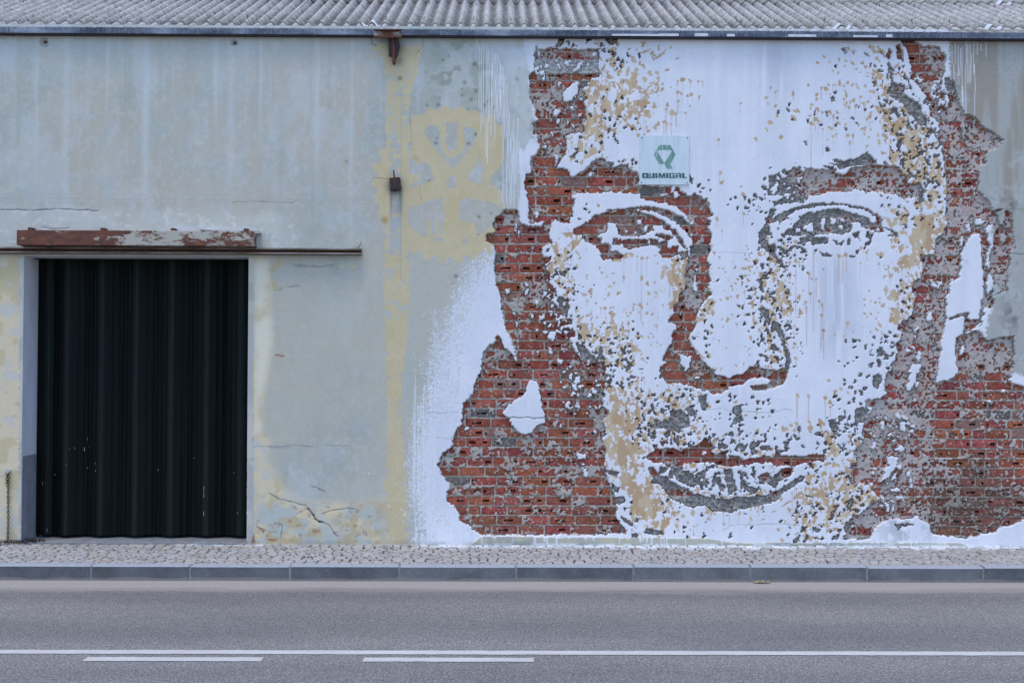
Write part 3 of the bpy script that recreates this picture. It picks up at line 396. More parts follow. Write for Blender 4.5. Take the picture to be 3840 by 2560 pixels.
GBLOB = [
 ('a0', '1298,93,22 1605,115,25 1625,165,20 1680,178,18 1720,200,26 1845,210,18 1760,250,24 1870,160,12 1720,290,14 1785,315,15 1950,212,16 1790,270,20 1620,600,14 1550,662,10 1630,630,16 1800,605,18 1740,640,16 1725,660,9 1635,730,18 1690,795,18 1640,795,14 1775,775,12 1760,810,8 1725,855,16 1680,900,24 1595,955,16 1725,950,14 1667,972,11 1735,995,15 1605,1015,16 1757,1025,11 1825,875,16 1890,895,16 1922,800,13 1960,890,9 2005,692,14 1510,770,18 1515,1045,12 1460,1110,12 1590,1105,14 1380,1190,16 1410,970,16 1660,525,9 1610,490,10 1590,450,8 1770,1195,12 1800,1190,12 1895,1170,14 1920,1200,14 1800,1218,10 1895,1215,12 1350,1140,24 1380,1090,20 1500,760,12 1450,820,16'),
 ('a1', '935,1410,20 975,1435,13 1040,1458,12 1025,1370,14 950,1472,9 865,1370,24 850,1330,14 1000,1530,12 1100,1530,4 1270,1520,14 1230,1545,16 1360,1525,18 1450,1500,18 1440,1540,10 1530,1435,24 1540,1500,12 1515,1545,12 1595,1325,12 1635,1330,14 1595,1355,11 1540,1350,13 1660,740,13 1760,715,14 1765,675,13 1915,1020,18 2165,620,22 2190,560,16 2195,318,16 2110,745,14 2120,775,16 1997,745,11 1938,820,13 2055,850,14 2190,862,13 2215,795,12 2280,892,11 2120,1080,20 1790,805,12 1600,1480,18 1400,1555,20 2110,1210,2'),
 ('a2', '95,735,12 190,718,12 197,675,13 345,1020,18 595,620,22 625,558,14 625,320,15 430,745,11 370,820,13 490,850,14 620,862,12 645,795,11 712,892,11 550,1080,20 785,800,14 810,835,10 895,718,13 825,685,11 955,688,8 990,795,13 1110,545,16 1020,612,14 1090,635,18 1040,675,20 1080,745,18 1135,1075,14 1155,1105,12 1125,1160,14 1095,635,10 1310,480,22 1320,520,16 1275,518,10 1340,560,20 1380,575,16 1440,590,18 1430,640,18 1210,340,16 1260,430,16 1155,350,16 1110,310,16 1040,360,18 1045,318,9 990,320,14 945,300,14 1300,318,10 1370,400,16 1420,430,14 1480,450,14 1250,830,14 1295,830,14 1215,890,12 1290,870,14 1210,1250,16 1235,1220,16 1110,1260,14 1085,1215,18 1320,1225,12 1280,1140,12 1310,1150,14 1450,1060,12 1470,960,16 1500,890,14 1440,850,14 1540,940,14 1570,860,14 1380,1110,12 1440,1260,16 1470,1300,14 1440,1350,18 1350,1340,14 1560,1390,18 1450,1400,12 1380,1275,14 1530,1070,2 905,1480,16 1010,1465,12 1040,1500,14 1110,1530,12 1690,445,16'),
 ('b0', '1455,60,12 1470,20,12 1490,90,10 1405,150,14 1330,495,16 1410,1150,14 1385,1045,14 1380,970,9 1355,830,14 1310,790,12 1340,800,16 1240,755,14 1345,700,9 1195,660,12 1900,1090,9 1940,1200,14 1940,1250,14 1830,1330,14 1815,1370,14 1800,1390,14 1735,1380,11 1680,1370,14 1830,1445,18 1855,1505,24 1760,1470,14 1700,1500,14 2030,1428,10 1720,1555,12 1540,1220,10 1500,1310,14 1350,900,12 1290,900,16 1280,960,14 1210,900,18 1190,620,18 1220,740,14 1160,690,20 1105,560,16 1110,440,16 1090,590,14 1100,700,20 1440,1290,16 1490,1380,20 1530,1500,14 1390,1460,16 1580,1400,14'),
 ('b1', '1330,685,16 1335,738,13 1375,780,9 1415,795,16 1405,870,18 1437,1020,12 1402,1012,6 1338,1030,9 1300,1045,9 1355,1110,16 1432,1145,15 1455,1110,7 1300,950,13 1475,1260,11 1430,1275,13 1485,1310,15 1500,1405,18 1555,1420,11 1320,1460,2 985,1230,2 890,1245,18 993,1248,16 1000,1315,14 1035,1308,10 1005,1372,12 1015,1412,11 1055,1135,16 990,1090,18 1020,1195,14 995,1175,9 955,1035,11 985,995,13 1050,925,14 1110,718,10 790,575,11 740,530,14 765,750,12 770,790,12 335,1090,9 1885,605,14 1565,575,11 1595,615,13 1460,800,10 1550,880,11 1555,745,9 1610,830,14 1780,950,14 1775,1100,10 1470,75,14 1510,80,14 1555,90,14 1370,50,18 1290,55,12 1440,20,12 1200,20,6 2290,1270,14 2222,1455,12 2268,1498,8 2300,1470,9 1540,640,16 1500,770,20 1470,880,14 1500,1090,18 1600,1470,16 1640,1420,14 1690,1500,18 1700,1430,14 1625,1240,12 1630,1160,14'),
 ('b2', '150,300,24 200,290,20 120,350,16 140,370,12 150,445,14 170,470,12 220,420,16 250,480,12 300,515,12 340,440,14 215,505,9 145,490,7 180,460,10 350,360,14 330,345,12 800,300,16 845,345,9 820,450,24 890,415,12 1035,500,10 1065,480,2 1200,40,16 1050,30,16 1110,25,16 1190,100,12 1230,155,8 1270,225,12 1350,210,13 1520,225,10 1245,405,11 1200,365,11 1165,390,10 1225,712,14 1188,775,12 1225,810,13 1280,785,14 1255,828,9 800,1270,20 845,1267,12 720,1270,16 800,1330,15 905,1315,12 905,1345,11 960,1305,12 948,1365,8 955,1405,14 820,1418,13 652,1455,13 700,1498,8 735,1478,10 785,1452,11 980,1235,14 945,1500,24 1015,1500,16 965,1475,11 1045,1468,10 1085,1230,20 1120,1190,13 1090,1280,18 1130,1330,16 1040,1340,16 1150,1290,14 1150,1390,14 1095,1520,16 1140,1500,16 1300,900,14 1250,910,18 1290,960,14 1240,1000,14 1415,420,9 1410,520,16 1530,580,16 1500,640,16 1440,690,12 1780,800,10 1800,750,16 1830,910,12 1850,955,10 1680,960,12 1700,880,10 840,560,2 1380,720,18 1430,530,14'),
 ('c0', '1855,55,13 1890,35,18 1690,60,16 1720,30,12 2095,195,12 2025,185,9 2110,250,14 2070,290,14 2080,340,12 2130,310,10 2200,300,14 2230,295,10 2280,285,12 2160,350,16 2100,370,16 2270,350,16 2000,410,20 1980,455,14 2050,470,20 2120,480,24 2190,460,24 2240,430,20 2300,400,26 2010,510,18 1950,565,18 1900,605,18 2090,545,20 2210,570,24 2230,500,20 2280,600,14 2170,600,10 2250,620,14 2310,590,14 2170,640,20 2100,670,18 1990,775,13 2320,500,14 2190,1275,16 2215,1165,12 2165,1190,12 1885,1180,9 1930,1345,16 1880,1290,12 2280,1450,16 2220,1310,2 2330,1230,9 2310,1340,9 2320,150,8 2350,230,10'),
 ('c1', '287,52,13 325,30,18 125,60,16 590,45,14 610,20,8 455,182,10 513,195,12 530,245,16 510,310,12 490,350,14 555,305,12 595,325,12 630,300,14 715,295,10 755,265,9 735,230,8 790,205,13 875,230,12 825,145,9 750,155,6 890,430,10 880,480,9 995,485,10 1040,512,8 970,445,8 1085,425,9 1130,368,9 1058,395,8 1105,265,14 1220,200,18 1265,215,14 1218,248,11 1330,285,11 1373,285,8 1427,220,16 1475,262,18 1530,270,16 1575,245,16 1580,280,8 1475,325,16 1500,325,9 1610,350,20 1450,415,14 1525,400,12 1310,480,14 1305,510,12 1320,545,18 1235,485,11 1225,375,10 1225,420,12 1300,400,18 1465,545,16 1855,515,24 1750,570,14 1810,570,14 1840,600,20 1752,635,14 1895,670,14 1745,690,20 1860,490,12 2032,475,13 2030,550,24 2070,560,14 2100,640,16 2095,715,20 2030,645,14 2030,685,10 2155,790,14 1965,840,26 1940,830,14 2010,895,12 2030,950,14 2060,855,10 1910,870,10 1950,920,9 1935,1010,18 2020,1000,13 2185,210,20 2217,243,11 2275,100,13 2275,60,12 2315,265,11 2325,130,20 2150,450,28 2180,490,24 2240,420,18 2275,405,12 2310,410,12 2200,540,18 2190,590,18 2290,500,20 2350,480,12 1270,640,12 1225,680,9 1365,740,18 1380,650,8 1480,650,18 1540,690,20 1600,690,14 1660,720,18 800,645,24 850,660,20 720,625,18 740,600,18 800,580,20 650,560,24 620,630,20 680,640,14 860,630,10 900,400,10 910,350,12 640,1170,12 595,1190,12 700,1250,12 620,1275,18 960,1300,16 995,1365,12 800,1415,16 790,1450,14 705,1450,16 985,1480,20 1220,1490,15 825,1500,14 740,1160,10 1355,1285,8 1530,1270,10 1690,1365,12 1420,1415,14 1840,1375,11 1760,1480,14 1900,1420,20 1920,1310,16 1950,1280,12 2060,1240,18 2185,1265,18 2215,1145,14 2140,1340,16 2195,1360,11 2010,1430,24 2100,1200,2 2230,1435,18 2190,1500,20 1830,1530,24 2320,1100,16 2330,1200,16 2160,1310,12 1320,890,12 1380,960,12 1110,1000,14 960,1060,10 1420,1100,12 1270,1110,14 1360,1080,12 1590,1080,14 640,880,14 600,870,10 575,905,14 1000,1030,14 1020,970,12 940,960,14'),
 ('c2', '705,60,13 705,105,11 757,130,20 800,75,18 845,12,20 918,30,14 890,140,22 860,180,20 805,180,18 790,245,20 745,275,14 855,280,14 615,210,18 650,243,11 670,405,18 707,402,11 738,415,16 770,475,12 720,500,18 655,460,13 470,475,13 470,555,18 500,570,14 590,595,18 530,640,14 560,690,14 520,720,20 460,645,12 460,685,10 395,835,26 345,870,10 382,920,9 445,895,12 460,950,14 450,1000,10 365,1010,18 585,795,10 185,635,16 325,670,14 175,690,20 290,515,24 180,570,14 240,575,14 270,600,18 490,1240,20 617,1265,18 640,1145,14 575,1340,16 620,1365,11 350,1305,16 390,1280,12 270,1370,11 125,1360,12 190,1480,14 450,1440,16 660,1440,18 590,1310,12 760,1260,14 880,1215,14 830,1260,16 845,1060,9 825,1080,9 875,985,14 930,1010,20 920,1080,16 830,1140,20 780,1130,14 960,1060,16 1020,1080,20 810,840,16 790,770,12 770,650,14 790,560,14 820,500,16 40,350,14 45,690,10'),
]
# ------------------------------------------------------------------ facade grid (x, z) and noise on it
def M3(v): return np.array(v, np.float32)
_, ZEAVE = wallxz(1920, 112)
ZEAVE = float(ZEAVE)
DX0 = float(wallxz(85, 1500)[0]); DX1 = float(wallxz(929, 1500)[0]); DZ1 = float(wallxz(500, 961)[1])   # door opening
def seg(a, b, s): return np.linspace(a, b, max(2, int(round((b - a) / s)) + 1))[:-1]
xs = np.concatenate([seg(-9.5, -5.75, 0.04), seg(-5.75, DX0, 0.01), seg(DX0, DX1, 0.012), seg(DX1, -1.0, 0.01), seg(-1.0, 5.75, 0.008), seg(5.75, 9.5, 0.04), [9.5]])
zs = np.concatenate([seg(-0.02, DZ1, 0.008), seg(DZ1, ZEAVE + 0.03, 0.008), [ZEAVE + 0.03]])
NX, NZ = len(xs), len(zs)
X, Z = np.meshgrid(xs, zs)          # arrays are [z, x]

def vnoise(x, z, cell, seed):
    r = np.random.default_rng(seed).random((256, 256)).astype(np.float32)
    u, v = x / np.float32(cell) + np.float32(1000.0), z / np.float32(cell) + np.float32(1000.0)
    i, j = u.astype(np.int32), v.astype(np.int32)
    fu, fv = (u - i).astype(np.float32), (v - j).astype(np.float32)
    fu = fu * fu * (3 - 2 * fu); fv = fv * fv * (3 - 2 * fv)
    i0, i1, j0, j1 = i & 255, (i + 1) & 255, j & 255, (j + 1) & 255
    return (r[j0, i0] * (1 - fu) + r[j0, i1] * fu) * (1 - fv) + (r[j1, i0] * (1 - fu) + r[j1, i1] * fu) * fv

XF, ZF = X.astype(np.float32), Z.astype(np.float32)
def fbm(cell, seed, octv=4, ax=1.0, az=1.0, gain=0.55):
    s = np.zeros_like(X, np.float32); a = 1.0; t = 0.0
    for k in range(octv):
        s += a * vnoise(XF * np.float32(ax), ZF * np.float32(az), cell / 2 ** k, seed + 13 * k); t += a; a *= gain
    return s / t

def blur(a, r):
    if r < 1: return a
    a = a.astype(np.float32)
    for axis in (0, 1):
        p = [(0, 0), (0, 0)]; p[axis] = (r + 1, r)
        c = np.cumsum(np.pad(a, p, mode='edge'), axis=axis, dtype=np.float64)
        n = a.shape[axis]
        hi = np.take(c, range(2 * r + 1, 2 * r + 1 + n), axis=axis); lo = np.take(c, range(0, n), axis=axis)
        a = ((hi - lo) / (2 * r + 1)).astype(np.float32)
    return a

def smooth(e0, e1, v):
    t = np.clip((v - e0) / (e1 - e0), 0, 1)
    return t * t * (3 - 2 * t)

# angular shards: every point looks up the mask part of the way to its nearest scattered seed
def voronoi(cell, seed):
    rg = np.random.default_rng(seed); jx = rg.random((256, 256)); jz = rg.random((256, 256))
    u, v = X / cell + 500.0, Z / cell + 500.0
    i, j = np.floor(u).astype(int), np.floor(v).astype(int)
    best = np.full(X.shape, 9e9); sx = np.zeros_like(X); sz = np.zeros_like(X)
    for di in (-1, 0, 1):
        for dj in (-1, 0, 1):
            a, b = i + di, j + dj
            px = a + jx[b & 255, a & 255]; pz = b + jz[b & 255, a & 255]
            d = (px - u) ** 2 + (pz - v) ** 2
            m = d < best
            best = np.where(m, d, best); sx = np.where(m, px, sx); sz = np.where(m, pz, sz)
    return (sx - 500.0) * cell, (sz - 500.0) * cell

n1, n2 = fbm(0.05, 11, 3) - 0.5, fbm(0.05, 51, 3) - 0.5
VX, VZ = voronoi(0.026, 5)
XW = X + 0.035 * n1 + 0.45 * (VX - X); ZW = Z + 0.035 * n2 + 0.45 * (VZ - Z)     # broken render
VX2, VZ2 = voronoi(0.019, 6)
XC = X + 0.016 * n1 + 0.7 * (VX2 - X); ZC = Z + 0.016 * n2 + 0.7 * (VZ2 - Z)                  # small chips, more angular
XS = X + 0.022 * n1; ZS = Z + 0.022 * n2                                           # scraped paint
XP = X + 0.012 * n1; ZP = Z + 0.012 * n2

def pip(poly, x, z):
    ins = np.zeros(x.shape, bool)
    n = len(poly)
    for k in range(n):
        x0, z0 = poly[k]; x1, z1 = poly[(k + 1) % n]
        if z0 == z1: continue
        c = (z0 > z) != (z1 > z)
        ins ^= c & (x < (x1 - x0) * (z - z0) / (z1 - z0) + x0)
    return ins

def sl(x0, x1, z0, z1):
    return slice(max(0, np.searchsorted(zs, z0) - 1), np.searchsorted(zs, z1) + 1), slice(max(0, np.searchsorted(xs, x0) - 1), np.searchsorted(xs, x1) + 1)

def fill(polys, xw, zw, out=None, val=True, only=None):
    out = np.zeros(X.shape, bool) if out is None else out
    for tile, txt in polys:
        p = T(tile, txt)
        s = sl(p[:, 0].min() - 0.05, p[:, 0].max() + 0.05, p[:, 1].min() - 0.05, p[:, 1].max() + 0.05)
        m = pip(p, xw[s], zw[s])
        if only is not None: m &= only[s]
        out[s][m] = val
    return out

def blobs(lst, xw, zw, seed, ecc=0.35, drips=None):
    out = np.zeros(X.shape, bool)
    rg = np.random.default_rng(seed)
    for tile, txt in lst:
        for (bx, bz, r, dl) in TB(tile, txt):
            if r < 0.003: continue
            s = sl(bx - 2.2 * r, bx + 2.2 * r, bz - 2.2 * r, bz + 2.2 * r)
            dx, dz = xw[s] - bx, zw[s] - bz
            th = rg.uniform(-0.9, 0.9); e = 1 + rg.uniform(0, ecc)
            if tile == 'a2' and drips is None: th = rg.normal(0.62, 0.3); e = rg.uniform(1.3, 1.9)
            a, b = dx * math.cos(th) + dz * math.sin(th), -dx * math.sin(th) + dz * math.cos(th)
            rad = np.hypot(a * e, b / e * 1.1); an = np.arctan2(b, a)
            ph = rg.uniform(0, 6.28, 3)
            rk = r * (0.88 if drips is None else 1.0)
            out[s] |= rad < rk * (1 + 0.22 * np.sin(2 * an + ph[0]) + 0.16 * np.sin(3 * an + ph[1]) + 0.1 * np.sin(5 * an + ph[2]))
            if drips is not None and dl > 0.01: drips.append((bx + rg.uniform(-0.3, 0.3) * r, bz - 0.5 * r, dl + 0.5 * r))
    return out

# ------------------------------------------------------------------ the bond of the brickwork
ZB0 = float(wallxz(2100, 2007)[1]); COURSE = 36.4 * 0.00288; BL = 97.5 * 0.00288; JT = 0.0125
XB0, XB1 = float(wallxz(1610, 1500)[0]), 6.4
bricks = []                                    # x0, x1, z0, z1, kind
brick_id = np.full(X.shape, -1, np.int32)
_rb = random.Random(3)
k = 0
while ZB0 + k * COURSE < ZEAVE - 0.05:
    z0 = ZB0 + k * COURSE + JT / 2; z1 = z0 + COURSE - JT
    x = XB0 + (0.5 * BL if k % 2 else 0) + _rb.uniform(-0.035, 0.035) - BL
    while x < XB1:
        header = _rb.random() < 0.07
        L = (0.5 if header else 1.0) * BL + _rb.uniform(-0.006, 0.006)
        bricks.append((x + JT / 2, x + L - JT / 2, z0, z1, header))
        s = sl(x + JT / 2, x + L - JT / 2, z0, z1)
        m = (X[s] > x + JT / 2) & (X[s] < x + L - JT / 2) & (Z[s] > z0) & (Z[s] < z1)
        brick_id[s][m] = len(bricks) - 1
        x += L
    k += 1

# ------------------------------------------------------------------ how deep the render is broken away
deep = fill(DEEP, XW, ZW)
grey = fill(GREY, XW, ZW)
isle = fill(ISLE, XW, ZW)
drips = []
gb = blobs(GBLOB, XC, ZC, 21)
gcore = np.zeros(X.shape, bool)
_rg = np.random.default_rng(5)
for tile, txt in GBLOB:
    for (bx, bz, r, dl) in TB(tile, txt):
        if r > 0.0165 and _rg.random() < 0.4:
            s = sl(bx - r, bx + r, bz - r, bz + r)
            gcore[s] |= np.hypot(XW[s] - bx, ZW[s] - bz) < r * 0.72
# loose scatter of extra chips where the hand of the carver was busiest
def scatter(zones, n, rmin, rmax, seed, inside=None):
    rg = np.random.default_rng(seed); out = []
    for (tile, txt), cnt in zip(zones, n):
        p = T(tile, txt); c = 0; tries = 0
        while c < cnt and tries < 20 * cnt:
            tries += 1
            a, b = rg.uniform(p[:, 0].min(), p[:, 0].max()), rg.uniform(p[:, 1].min(), p[:, 1].max())
            if pip(p, np.array([a]), np.array([b]))[0]:
                out.append((a, b, rg.uniform(rmin, rmax) * rg.choice([0.6, 1.0, 1.4]), rg.uniform(0, 3.14))); c += 1
    return out
def stamp(lst, xw, zw, seed, ecc=2.2):
    out = np.zeros(X.shape, bool); rg = np.random.default_rng(seed)
    for bx, bz, r, th in lst:
        s = sl(bx - 3 * r, bx + 3 * r, bz - 3 * r, bz + 3 * r)
        dx, dz = xw[s] - bx, zw[s] - bz
        e = rg.uniform(1.0, ecc)
        a, b = dx * math.cos(th) + dz * math.sin(th), -dx * math.sin(th) + dz * math.cos(th)
        out[s] |= np.hypot(a / e, b) < r
    return out
FLAKE_Z = [('c0', '1220,0 1680,0 1660,480 1560,560 1230,260'), ('b0', '900,880 1320,880 1360,1400 1640,1460 1640,1568 1250,1568 1200,1300 950,1150'), ('b0', '1060,380 1180,380 1200,900 1060,900'), ('a0', '960,260 1590,255 1580,372 990,372'), ('a0', '1180,430 1500,420 1480,930 1200,800'), ('a0', '950,380 1500,380 1450,900 1000,900 950,600'),
           ('c2', '900,320 1300,330 1360,520 1280,700 1100,760 900,620'), ('c2', '960,900 1350,880 1350,1100 1080,1300 950,1180'), ('a2', '1300,420 1600,440 1640,800 1500,800'), ('b2', '1300,1200 1420,1200 1400,1568 1280,1568'), ('a1', '1650,1300 1900,1250 1890,1568 1690,1568'), ('b2', '1500,700 1660,660 1640,760 1500,780')]
flake = stamp(scatter(FLAKE_Z, [52, 46, 20, 34, 8, 8, 30, 22, 30, 12, 26, 6], 0.006, 0.015, 8), XW, ZW, 9)
CHIP_Z = [('c0', '1900,200 2330,200 2330,640 1960,640'), ('b0', '1560,1200 1900,1250 1900,1568 1600,1568'), ('a2', '1060,900 1640,900 1640,1568 1280,1568'), ('c2', '640,380 900,300 880,1300 700,1300'), ('b1', '1440,440 1780,460 1800,1000 1740,1560 1560,1560 1480,900'), ('c1', '600,540 1700,560 1650,740 620,700'), ('c1', '1020,880 1440,900 1420,1080 1000,1060'), ('c2', '230,1180 700,1150 680,1540 240,1560'), ('b2', '1040,1180 1180,1200 1120,1568 1000,1568'), ('b2', '100,290 420,310 420,520 120,500')]
chip = stamp(scatter(CHIP_Z, [36, 20, 34, 20, 30, 30, 10, 22, 14, 18], 0.007, 0.014, 18), XC, ZC, 19)

# swarms of finer flecks, thick in the middle of the carved shading and thinning out around it
def swarm(zones, noise_, r=26, scale_=1.0):
    d = np.zeros(X.shape, np.float32)
    for (tile, txt), v in zones:
        p = T(tile, txt); s = sl(p[:, 0].min() - .05, p[:, 0].max() + .05, p[:, 1].min() - .05, p[:, 1].max() + .05)
        d[s] = np.maximum(d[s], np.where(pip(p, X[s], Z[s]), v, 0))
    d = blur(blur(d, r), r // 2) * scale_
    qq = np.quantile(noise_[::7, ::7], np.linspace(0, 1, 65))
    return noise_ > np.interp(1 - d, np.linspace(0, 1, 65), qq)
gnz = 0.6 * fbm(0.035, 161, 2) + 0.4 * vnoise(VX, VZ, 0.03, 163)
fleck = swarm([(('c0', '2000,160 2330,180 2330,640 1960,640'), .13), (('c1', '430,160 900,200 900,600 560,640 430,560'), .12), (('b0', '1400,1240 1900,1260 1900,1568 1400,1568'), .16), (('a2', '1080,250 1560,450 1640,1568 1300,1568 1230,900'), .22), (('c2', '640,380 920,300 880,1300 720,1300'), .2), (('b1', '1450,440 1700,460 1740,1560 1580,1560 1480,900'), .2), (('c1', '560,580 1720,610 1700,720 560,680'), .34), (('c1', '700,880 1000,870 1440,880 1640,880 1560,1050 1200,1100 900,1060'), .40), (('c2', '230,1240 700,1200 680,1540 240,1560'), .1), (('b2', '100,290 420,310 420,500 120,480'), .12), (('b0', '1080,400 1350,500 1360,1000 1200,1000'), .14), (('a1', '1640,1280 1800,1250 1740,1568 1560,1568'), .2), (('b1', '1450,-40 1620,-40 1560,160 1450,120'), .15), (('b2', '1180,-10 1620,-10 1560,120 1200,120'), .12), (('a0', '1580,60 1760,60 1760,320 1560,300'), .15)], gnz, 26, .72)
lvl = np.zeros(X.shape, np.int8)
lvl[(grey | gb | chip | fleck)] = 2
lvl[gcore & gb] = 3
lvl[deep] = 3
lvl[flake & (lvl >= 2)] = 0
greyonly = fill([g for g in GREY if g[0] in ('a0',)][:1], XW, ZW)
lvl[greyonly & ~isle & ~flake] = 2
lvl[isle] = 0
inopen = (X > DX0 - 0.25) & (X < DX1 + 0.25) & (Z < DZ1 + 0.35)
lvl[(X < float(wallxz(1600, 1500)[0]))] = 0

ochre = fill(OCHRE, XS, ZS)
fl = fbm(0.075, 71, 3, az=0.75)
ochre &= ~((fl > 0.585) & (blur(ochre, 6) < 0.995)) & ~(fl > 0.65)
ochre &= ~((fbm(0.034, 73, 3, az=0.6) > 0.60) & (blur(ochre, 10) < 0.93))
ochre |= blobs(OBLOB, XS, ZS, 31, drips=drips)
OSC_Z = [('c0', '1700,100 2000,150 2020,700 1960,1000 2250,1250 2250,1450 1900,1350 1760,1000'), ('c2', '240,1050 700,1000 700,1540 240,1540'), ('b0', '1380,1100 1950,1150 1900,1568 1650,1568 1450,1400'), ('a2', '1180,900 1640,1050 1640,1568 1350,1568'), ('a0', '1600,300 2050,300 2050,700 1900,900 1700,700'), ('b1', '640,560 830,520 790,860 680,1040'), ('c1', '430,150 900,150 900,600 460,560'), ('c1', '1900,950 2352,880 2352,1450 1880,1450'), ('b0', '1150,380 1330,560 1330,960 1250,960'), ('b1', '1480,460 1780,560 1780,1060 1500,1000')]
ochre |= stamp(scatter(OSC_Z, [60, 34, 60, 34, 16, 20, 34, 34, 30, 24], 0.008, 0.016, 28), XS, ZS, 29)
onz = 0.75 * fbm(0.055, 171, 3, az=0.7) + 0.25 * fbm(0.02, 173, 2)
ochre |= swarm([(('b0', '1170,300 1340,280 1400,350 1330,620 1400,1000 1300,1000 1200,760 1160,560'), .42), (('c0', '1640,40 1760,100 1880,400 2000,480 1960,1000 2150,1120 2260,1400 2000,1450 1900,1300 1680,800 1630,500'), .55), (('c1', '1950,900 2352,860 2352,1480 1850,1480'), .26), (('a2', '1000,330 1150,420 1500,900 1640,1568 1300,1568 1150,1000 1000,700'), .45), (('b2', '1080,100 1640,60 1640,300 1400,480 1330,1000 1180,1180 1080,900 1180,560'), .5), (('a0', '1600,260 2000,250 2000,700 1800,800 1650,1000 1440,1160 1380,1180 1500,700'), .4), (('c1', '430,150 980,150 980,640 430,600'), .24), (('b1', '1460,440 1800,540 1820,1080 1620,1560 1540,1500 1500,1000'), .34), (('b0', '1380,1050 1700,1050 1900,1300 1900,1568 1560,1568'), .30), (('c1', '560,1100 800,1180 1200,1290 1500,1250 1500,1320 900,1340 600,1250'), .22), (('c2', '560,860 780,860 1000,1150 760,1320 560,1250'), .5), (('b1', '640,520 840,480 820,900 660,1060'), .5), (('b1', '1030,560 1130,600 1150,900 1020,1100 920,1120'), .4), (('c1', '560,660 1700,660 1680,760 560,760'), .18), (('b1', '860,1260 1060,1440 1040,1500 880,1380'), .4), (('a1', '30,80 420,120 420,360 30,330'), .22)], onz, 20)
lvl[ochre & (lvl == 0) & ~isle] = 1
lvl[ochre & flake & ~isle & (fl > 0.5)] = 1
lvl[(X < float(wallxz(1790, 1500)[0])) & (lvl == 1)] = 0

# film of mortar left on the brick faces
dens = np.full(X.shape, 0.19, np.float32)
for (tile, txt), v in [(('a0', '930,60 1620,60 1500,960 1330,1340 900,1340'), 0.42), (('a0', '1040,140 1400,140 1400,262 1040,262'), 0.05), (('a1', '-300,1150 400,1150 400,1320 -300,1330'), 0.5), (('a2', '0,1200 1420,1200 1420,1568 0,1568'), 0.66), (('a2', '1430,110 2200,110 2200,1640 1420,1640'), 0.58), (('b2', '1080,-20 2352,-20 2352,1620 1080,1620'), 0.70),
                        (('c2', '700,-20 1600,-20 1560,900 1540,1340 680,1540'), 0.72), (('c2', '1560,140 2700,130 2700,1550 1540,1550'), 0.24), (('c2', '1300,560 1800,780 1800,1250 1340,1250'), 0.6), (('c0', '650,520 1640,520 1650,900 780,960'), 0.36), (('b1', '680,640 1060,640 1060,960 680,960'), 0.62), (('c1', '450,1020 1900,900 1900,1290 500,1290'), 0.6), (('c1', '440,660 2110,660 2110,870 440,870'), 0.06), (('b0', '600,40 870,40 870,200 600,330'), 0.5), (('b0', '640,880 1330,880 1330,990 640,1000'), 0.85), (('b0', '690,1000 1240,1000 1240,1150 720,1150'), 0.5), (('c0', '1560,-10 1680,-10 1660,480 1560,560'), 0.6), (('b1', '-230,30 860,30 860,320 -230,320'), 0.2), (('b2', '2,60 1100,60 1100,300 2,300'), 0.55)]:
    p = T(tile, txt); s = sl(p[:, 0].min(), p[:, 0].max(), p[:, 1].min(), p[:, 1].max())
    dens[s] = np.where(pip(p, X[s], Z[s]), v, dens[s])
dens = blur(dens, 6)
perb = np.random.default_rng(44).random(len(bricks) + 1).astype(np.float32)
dens = np.clip(dens + np.where(brick_id >= 0, 0.55 * (perb[brick_id] - 0.5), 0.05), 0.02, 0.95)
solid = blur((lvl != 3).astype(np.float32), 2)
dens = np.clip(dens + 0.6 * smooth(0.05, 0.40, solid), 0, 0.97)
eastw = smooth(float(wallxz(2900, 1200)[0]), float(wallxz(3150, 1200)[0]), X)
fn = (0.52 - .2 * eastw) * fbm(0.09, 81, 4) + 0.26 * vnoise(VX, VZ, 0.02, 91) + (0.22 + .2 * eastw) * fbm(0.024, 83, 2)
q = np.quantile(fn[(lvl == 3)], np.linspace(0, 1, 65))
film = (lvl == 3) & (fn < np.interp(dens, np.linspace(0, 1, 65), q))

gouge = (np.random.default_rng(93).random(X.shape) > 0.988) & (lvl == 3)
gouge[:, 1:] |= gouge[:, :-1] & (np.random.default_rng(94).random(X.shape) > 0.5)[:, 1:]
gouge &= (lvl == 3)
film &= ~gouge
rough1, rough2 = fbm(0.03, 101, 3), fbm(0.012, 131, 2)
FACE = 0.042
Y = 0.0022 * (fbm(0.35, 141, 3) - 0.5)
Y = np.where(lvl == 1, Y + 0.0018, Y)
ridge = np.abs(2 * fbm(0.045, 157, 3) - 1)
Y = np.where(lvl == 2, 0.006 + 0.075 * ridge + 0.014 * rough2, Y)
Y = np.where(lvl == 2, np.minimum(Y, 0.045), Y)
bm_ = (brick_id >= 0)
core = bm_.copy()
core[:, 1:] &= bm_[:, :-1]; core[:, :-1] &= bm_[:, 1:]; core[1:] &= bm_[:-1]; core[:-1] &= bm_[1:]
Y = np.where(lvl == 3, 0.050 + 0.008 * (rough1 - 0.5) + 0.004 * rough2, Y)
Y = np.where((lvl == 3) & core, 0.127, Y)
Y = np.where(film, 0.0345 + 0.006 * (rough1 - 0.5) + 0.003 * rough2 - 0.008 * smooth(0.05, 0.4, solid), Y)

